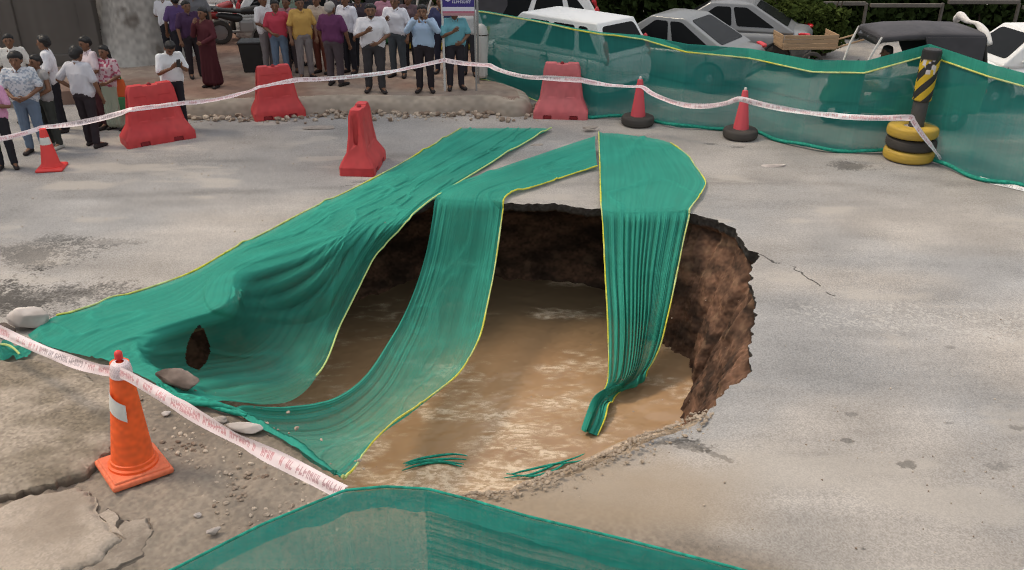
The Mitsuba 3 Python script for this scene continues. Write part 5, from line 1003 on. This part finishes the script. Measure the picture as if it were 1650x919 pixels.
def hedge(name, label, cat_, x0, x1, y0, y1, z1, n, size, mm, seed, zb=.0, dense=.42):
    k = thing(name, label, cat_)
    part(k, 'foliage', leaf_mass(n, seed, box_sampler(x0, x1, y0, y1, zb + .02, z1, 1.3, seed, dense), size), mm, False)
    r = np.random.default_rng(seed); st = []
    for i in range(int(max(4, (x1 - x0) * 1.2))):
        xx, yy = r.uniform(x0 + .2, x1 - .2), r.uniform(y0 + .2, y1 - .2); st.append(tube([(xx, yy, zb - .05), (xx + r.normal() * .1, yy, z1 * .35), (xx + r.normal() * .3, yy + r.normal() * .1, z1 * .75)], [.04, .03, .015], 6))
    sk_ = part(k, 'stems', cat(st), 'bark', True); labels[sk_] = {'kind': 'stuff'}
mat('bark', proc(lambda p, n, uv: mix((.05, .038, .03), (.14, .11, .09), fbm(p.x * 5, p.y * 5, p.z * 1.6, 4))), .9, .1)
hedge('bush', 'olive green bush behind the tan handcart', 'bush', 6.1, 8.0, 21.2, 22.4, 1.75, 9000, .085, 'leaf_olive', 4)
hedge('hedge', 'dark hedge along the far side of the road behind the parked cars', 'hedge', -1.5, 30, 23.9, 26.2, 3.0, 42000, .17, 'leaf_dark', 5, dense=.34)
hedge('hedge', 'dark shrubbery behind the motorcycles and the crowd', 'hedge', -20, -2.0, 28.0, 30.0, 3.2, 18000, .17, 'leaf_dark', 6, .2)
hedge('bush', 'low dark green bush behind the far white car at the top', 'bush', -.6, 3.4, 24.2, 25.4, 1.6, 7000, .10, 'leaf_olive', 7)
rl = thing('railing', 'low pale concrete railing in front of the dark hedge at top right', 'railing')
for i in range(5): part(rl, 'beam', tri(rbox((1.86, .12, .10), .02, (8.3 + 2.0 * i, 23.6 + [0, .03, -.02, .02, 0][i], .98 + [0, -.05, .04, -.1, 0][i]))), 'wall_grey')
for i in range(6): part(rl, 'post', tri(rbox((.07, .10, 1.0), .02, (7.3 + 2.0 * i, 23.7, .48))), 'wall_grey')
mat('wall_grey', proc(lambda p, n, uv: mix((.085, .076, .070), (.16, .148, .132), fbm(p.x * .9, p.y * .9, p.z * .35, 4) * .7 + .3 * noise(p.x * 9, p.y * 3, p.z * .8)) * (1 - .35 * smoothstep(.75, .3, p.z + .5 * fbm(p.x * 2, p.y, p.z * 2, 3)))), .95, .15, bump=(proc(lambda p, n, uv: fbm(p.x * 9, p.y * 9, p.z * 9, 4), 4e-3), .012))
wl = thing('boundary_wall', 'grey weathered boundary wall with pilasters behind the group at left', 'wall')
w0, w1 = (-14.090, 19.005, 0.270), (-9.209, 19.510, 0.270)
L_ = math.hypot(w1[0] - w0[0], w1[1] - w0[1]); wa = math.atan2(w1[1] - w0[1], w1[0] - w0[0]); W_ = lambda m: moved(tri(m), (w0[0], w0[1], 0), wa)
for i in range(3):
    part(wl, 'panel', W_(rbox((L_ / 3 - .32, .18, 2.4), .015, (L_ * (i + .5) / 3, 0, 1.35))), 'wall_grey', 30)
    part(wl, 'coping', W_(rbox((L_ / 3, .30, .10), .02, (L_ * (i + .5) / 3, 0, 2.60))), 'wall_grey', 30)
for i in range(4): part(wl, 'pilaster', W_(rbox((.34, .30, 2.6), .02, (L_ * i / 3, 0, 1.30))), 'wall_grey', 30)
part(wl, 'plinth', W_(rbox((L_, .26, .45), .02, (L_ / 2, -.02, .30))), 'wall_grey', 30)
def trunk_col(p, n, uv):
    c = mix((.075, .060, .050), (.17, .145, .12), fbm(p.x * 3, p.y * 3, p.z * 1.2, 4))
    pale = smoothstep(.34, .56, fbm(p.x * 2.3, p.y * 2.3, p.z * 1.7, 4) + .12 * smoothstep(2.4, .6, p.z))
    return mix(c, mi.Color3f(.47, .455, .42) * (.7 + .5 * noise(p.x * 17, p.y * 17, p.z * 9)), pale * .85)
mat('trunk_bark', proc(trunk_col), .95, .1, bump=(proc(lambda p, n, uv: fbm(p.x * 9, p.y * 9, p.z * 4, 4), 4e-3), .03))
tr = thing('tree', 'massive old tree with a pale mottled trunk at the end of the boundary wall', 'tree')
t0 = (-8.515, 19.640, 0.270); tcx, tcy = t0[0], t0[1] + .7
zz = np.r_[np.linspace(.1, 1.2, 16), np.linspace(1.35, 5.2, 26)]; aa = np.arange(90) * 2 * PI / 90
rv_ = []
for z in zz:
    rad = .84 + .36 * math.exp(-(z - .2) / .45) + .08 * math.exp(-(5.2 - z) / .8); q = np.stack([np.cos(aa) * 1.3, np.sin(aa) * 1.3, np.full(90, z * .35)], 1)
    rad = rad * (1 + .22 * (mfbm(q * 1.3, 3, 3) - .5) + .05 * np.sin(aa * 7 + z) * math.exp(-z / .8) + .05 * (mnoise(q * 6, 3) - .5)); rv_.append(np.stack([tcx + rad * np.cos(aa) + .05 * z, tcy + rad * np.sin(aa), np.full(90, z)], 1))
part(tr, 'trunk', trimesh.Trimesh(np.array(rv_).reshape(-1, 3), ring_faces(len(zz), 90), process=False), 'trunk_bark', True)
limbs, tips = [], []
r_ = np.random.default_rng(5)
for i in range(9):
    a = i * 2 * PI / 9 + r_.normal() * .2; l = r_.uniform(4.5, 7.5); z1_ = r_.uniform(3.2, 5.5)
    q = resample(np.array([(tcx + .25 * math.cos(a) + .25, tcy + .25 * math.sin(a), 4.6), (tcx + l * .4 * math.cos(a), tcy + l * .4 * math.sin(a), 6.2 + r_.random()), (tcx + l * math.cos(a), tcy + l * math.sin(a), 6.4 + z1_)]), 14)
    limbs.append(tube(q, np.linspace(.38, .07, 14), 10)); tips += [q[8], q[11], q[13]]
    for j in range(3):
        s = q[5 + 3 * j]; d = r_.normal(size=3) * V(1.3, 1.3, .5) + V(0, 0, 1.2); limbs.append(tube([s, s + d * .6, s + d * 1.2], [.10, .06, .02], 7)); tips.append(s + d * 1.2)
part(tr, 'limb', cat(limbs), 'trunk_bark', True)
tips = np.array(tips)
def crown_pts(r, n):
    i = r.integers(len(tips), size=n); d = r.normal(size=(n, 3)); d /= np.linalg.norm(d, axis=1, keepdims=True)
    return tips[i] + d * (r.random((n, 1)) ** .5) * V(1.5, 1.5, .95)
part(tr, 'crown', leaf_mass(9000, 8, crown_pts, .16), 'leaf_dark', False)
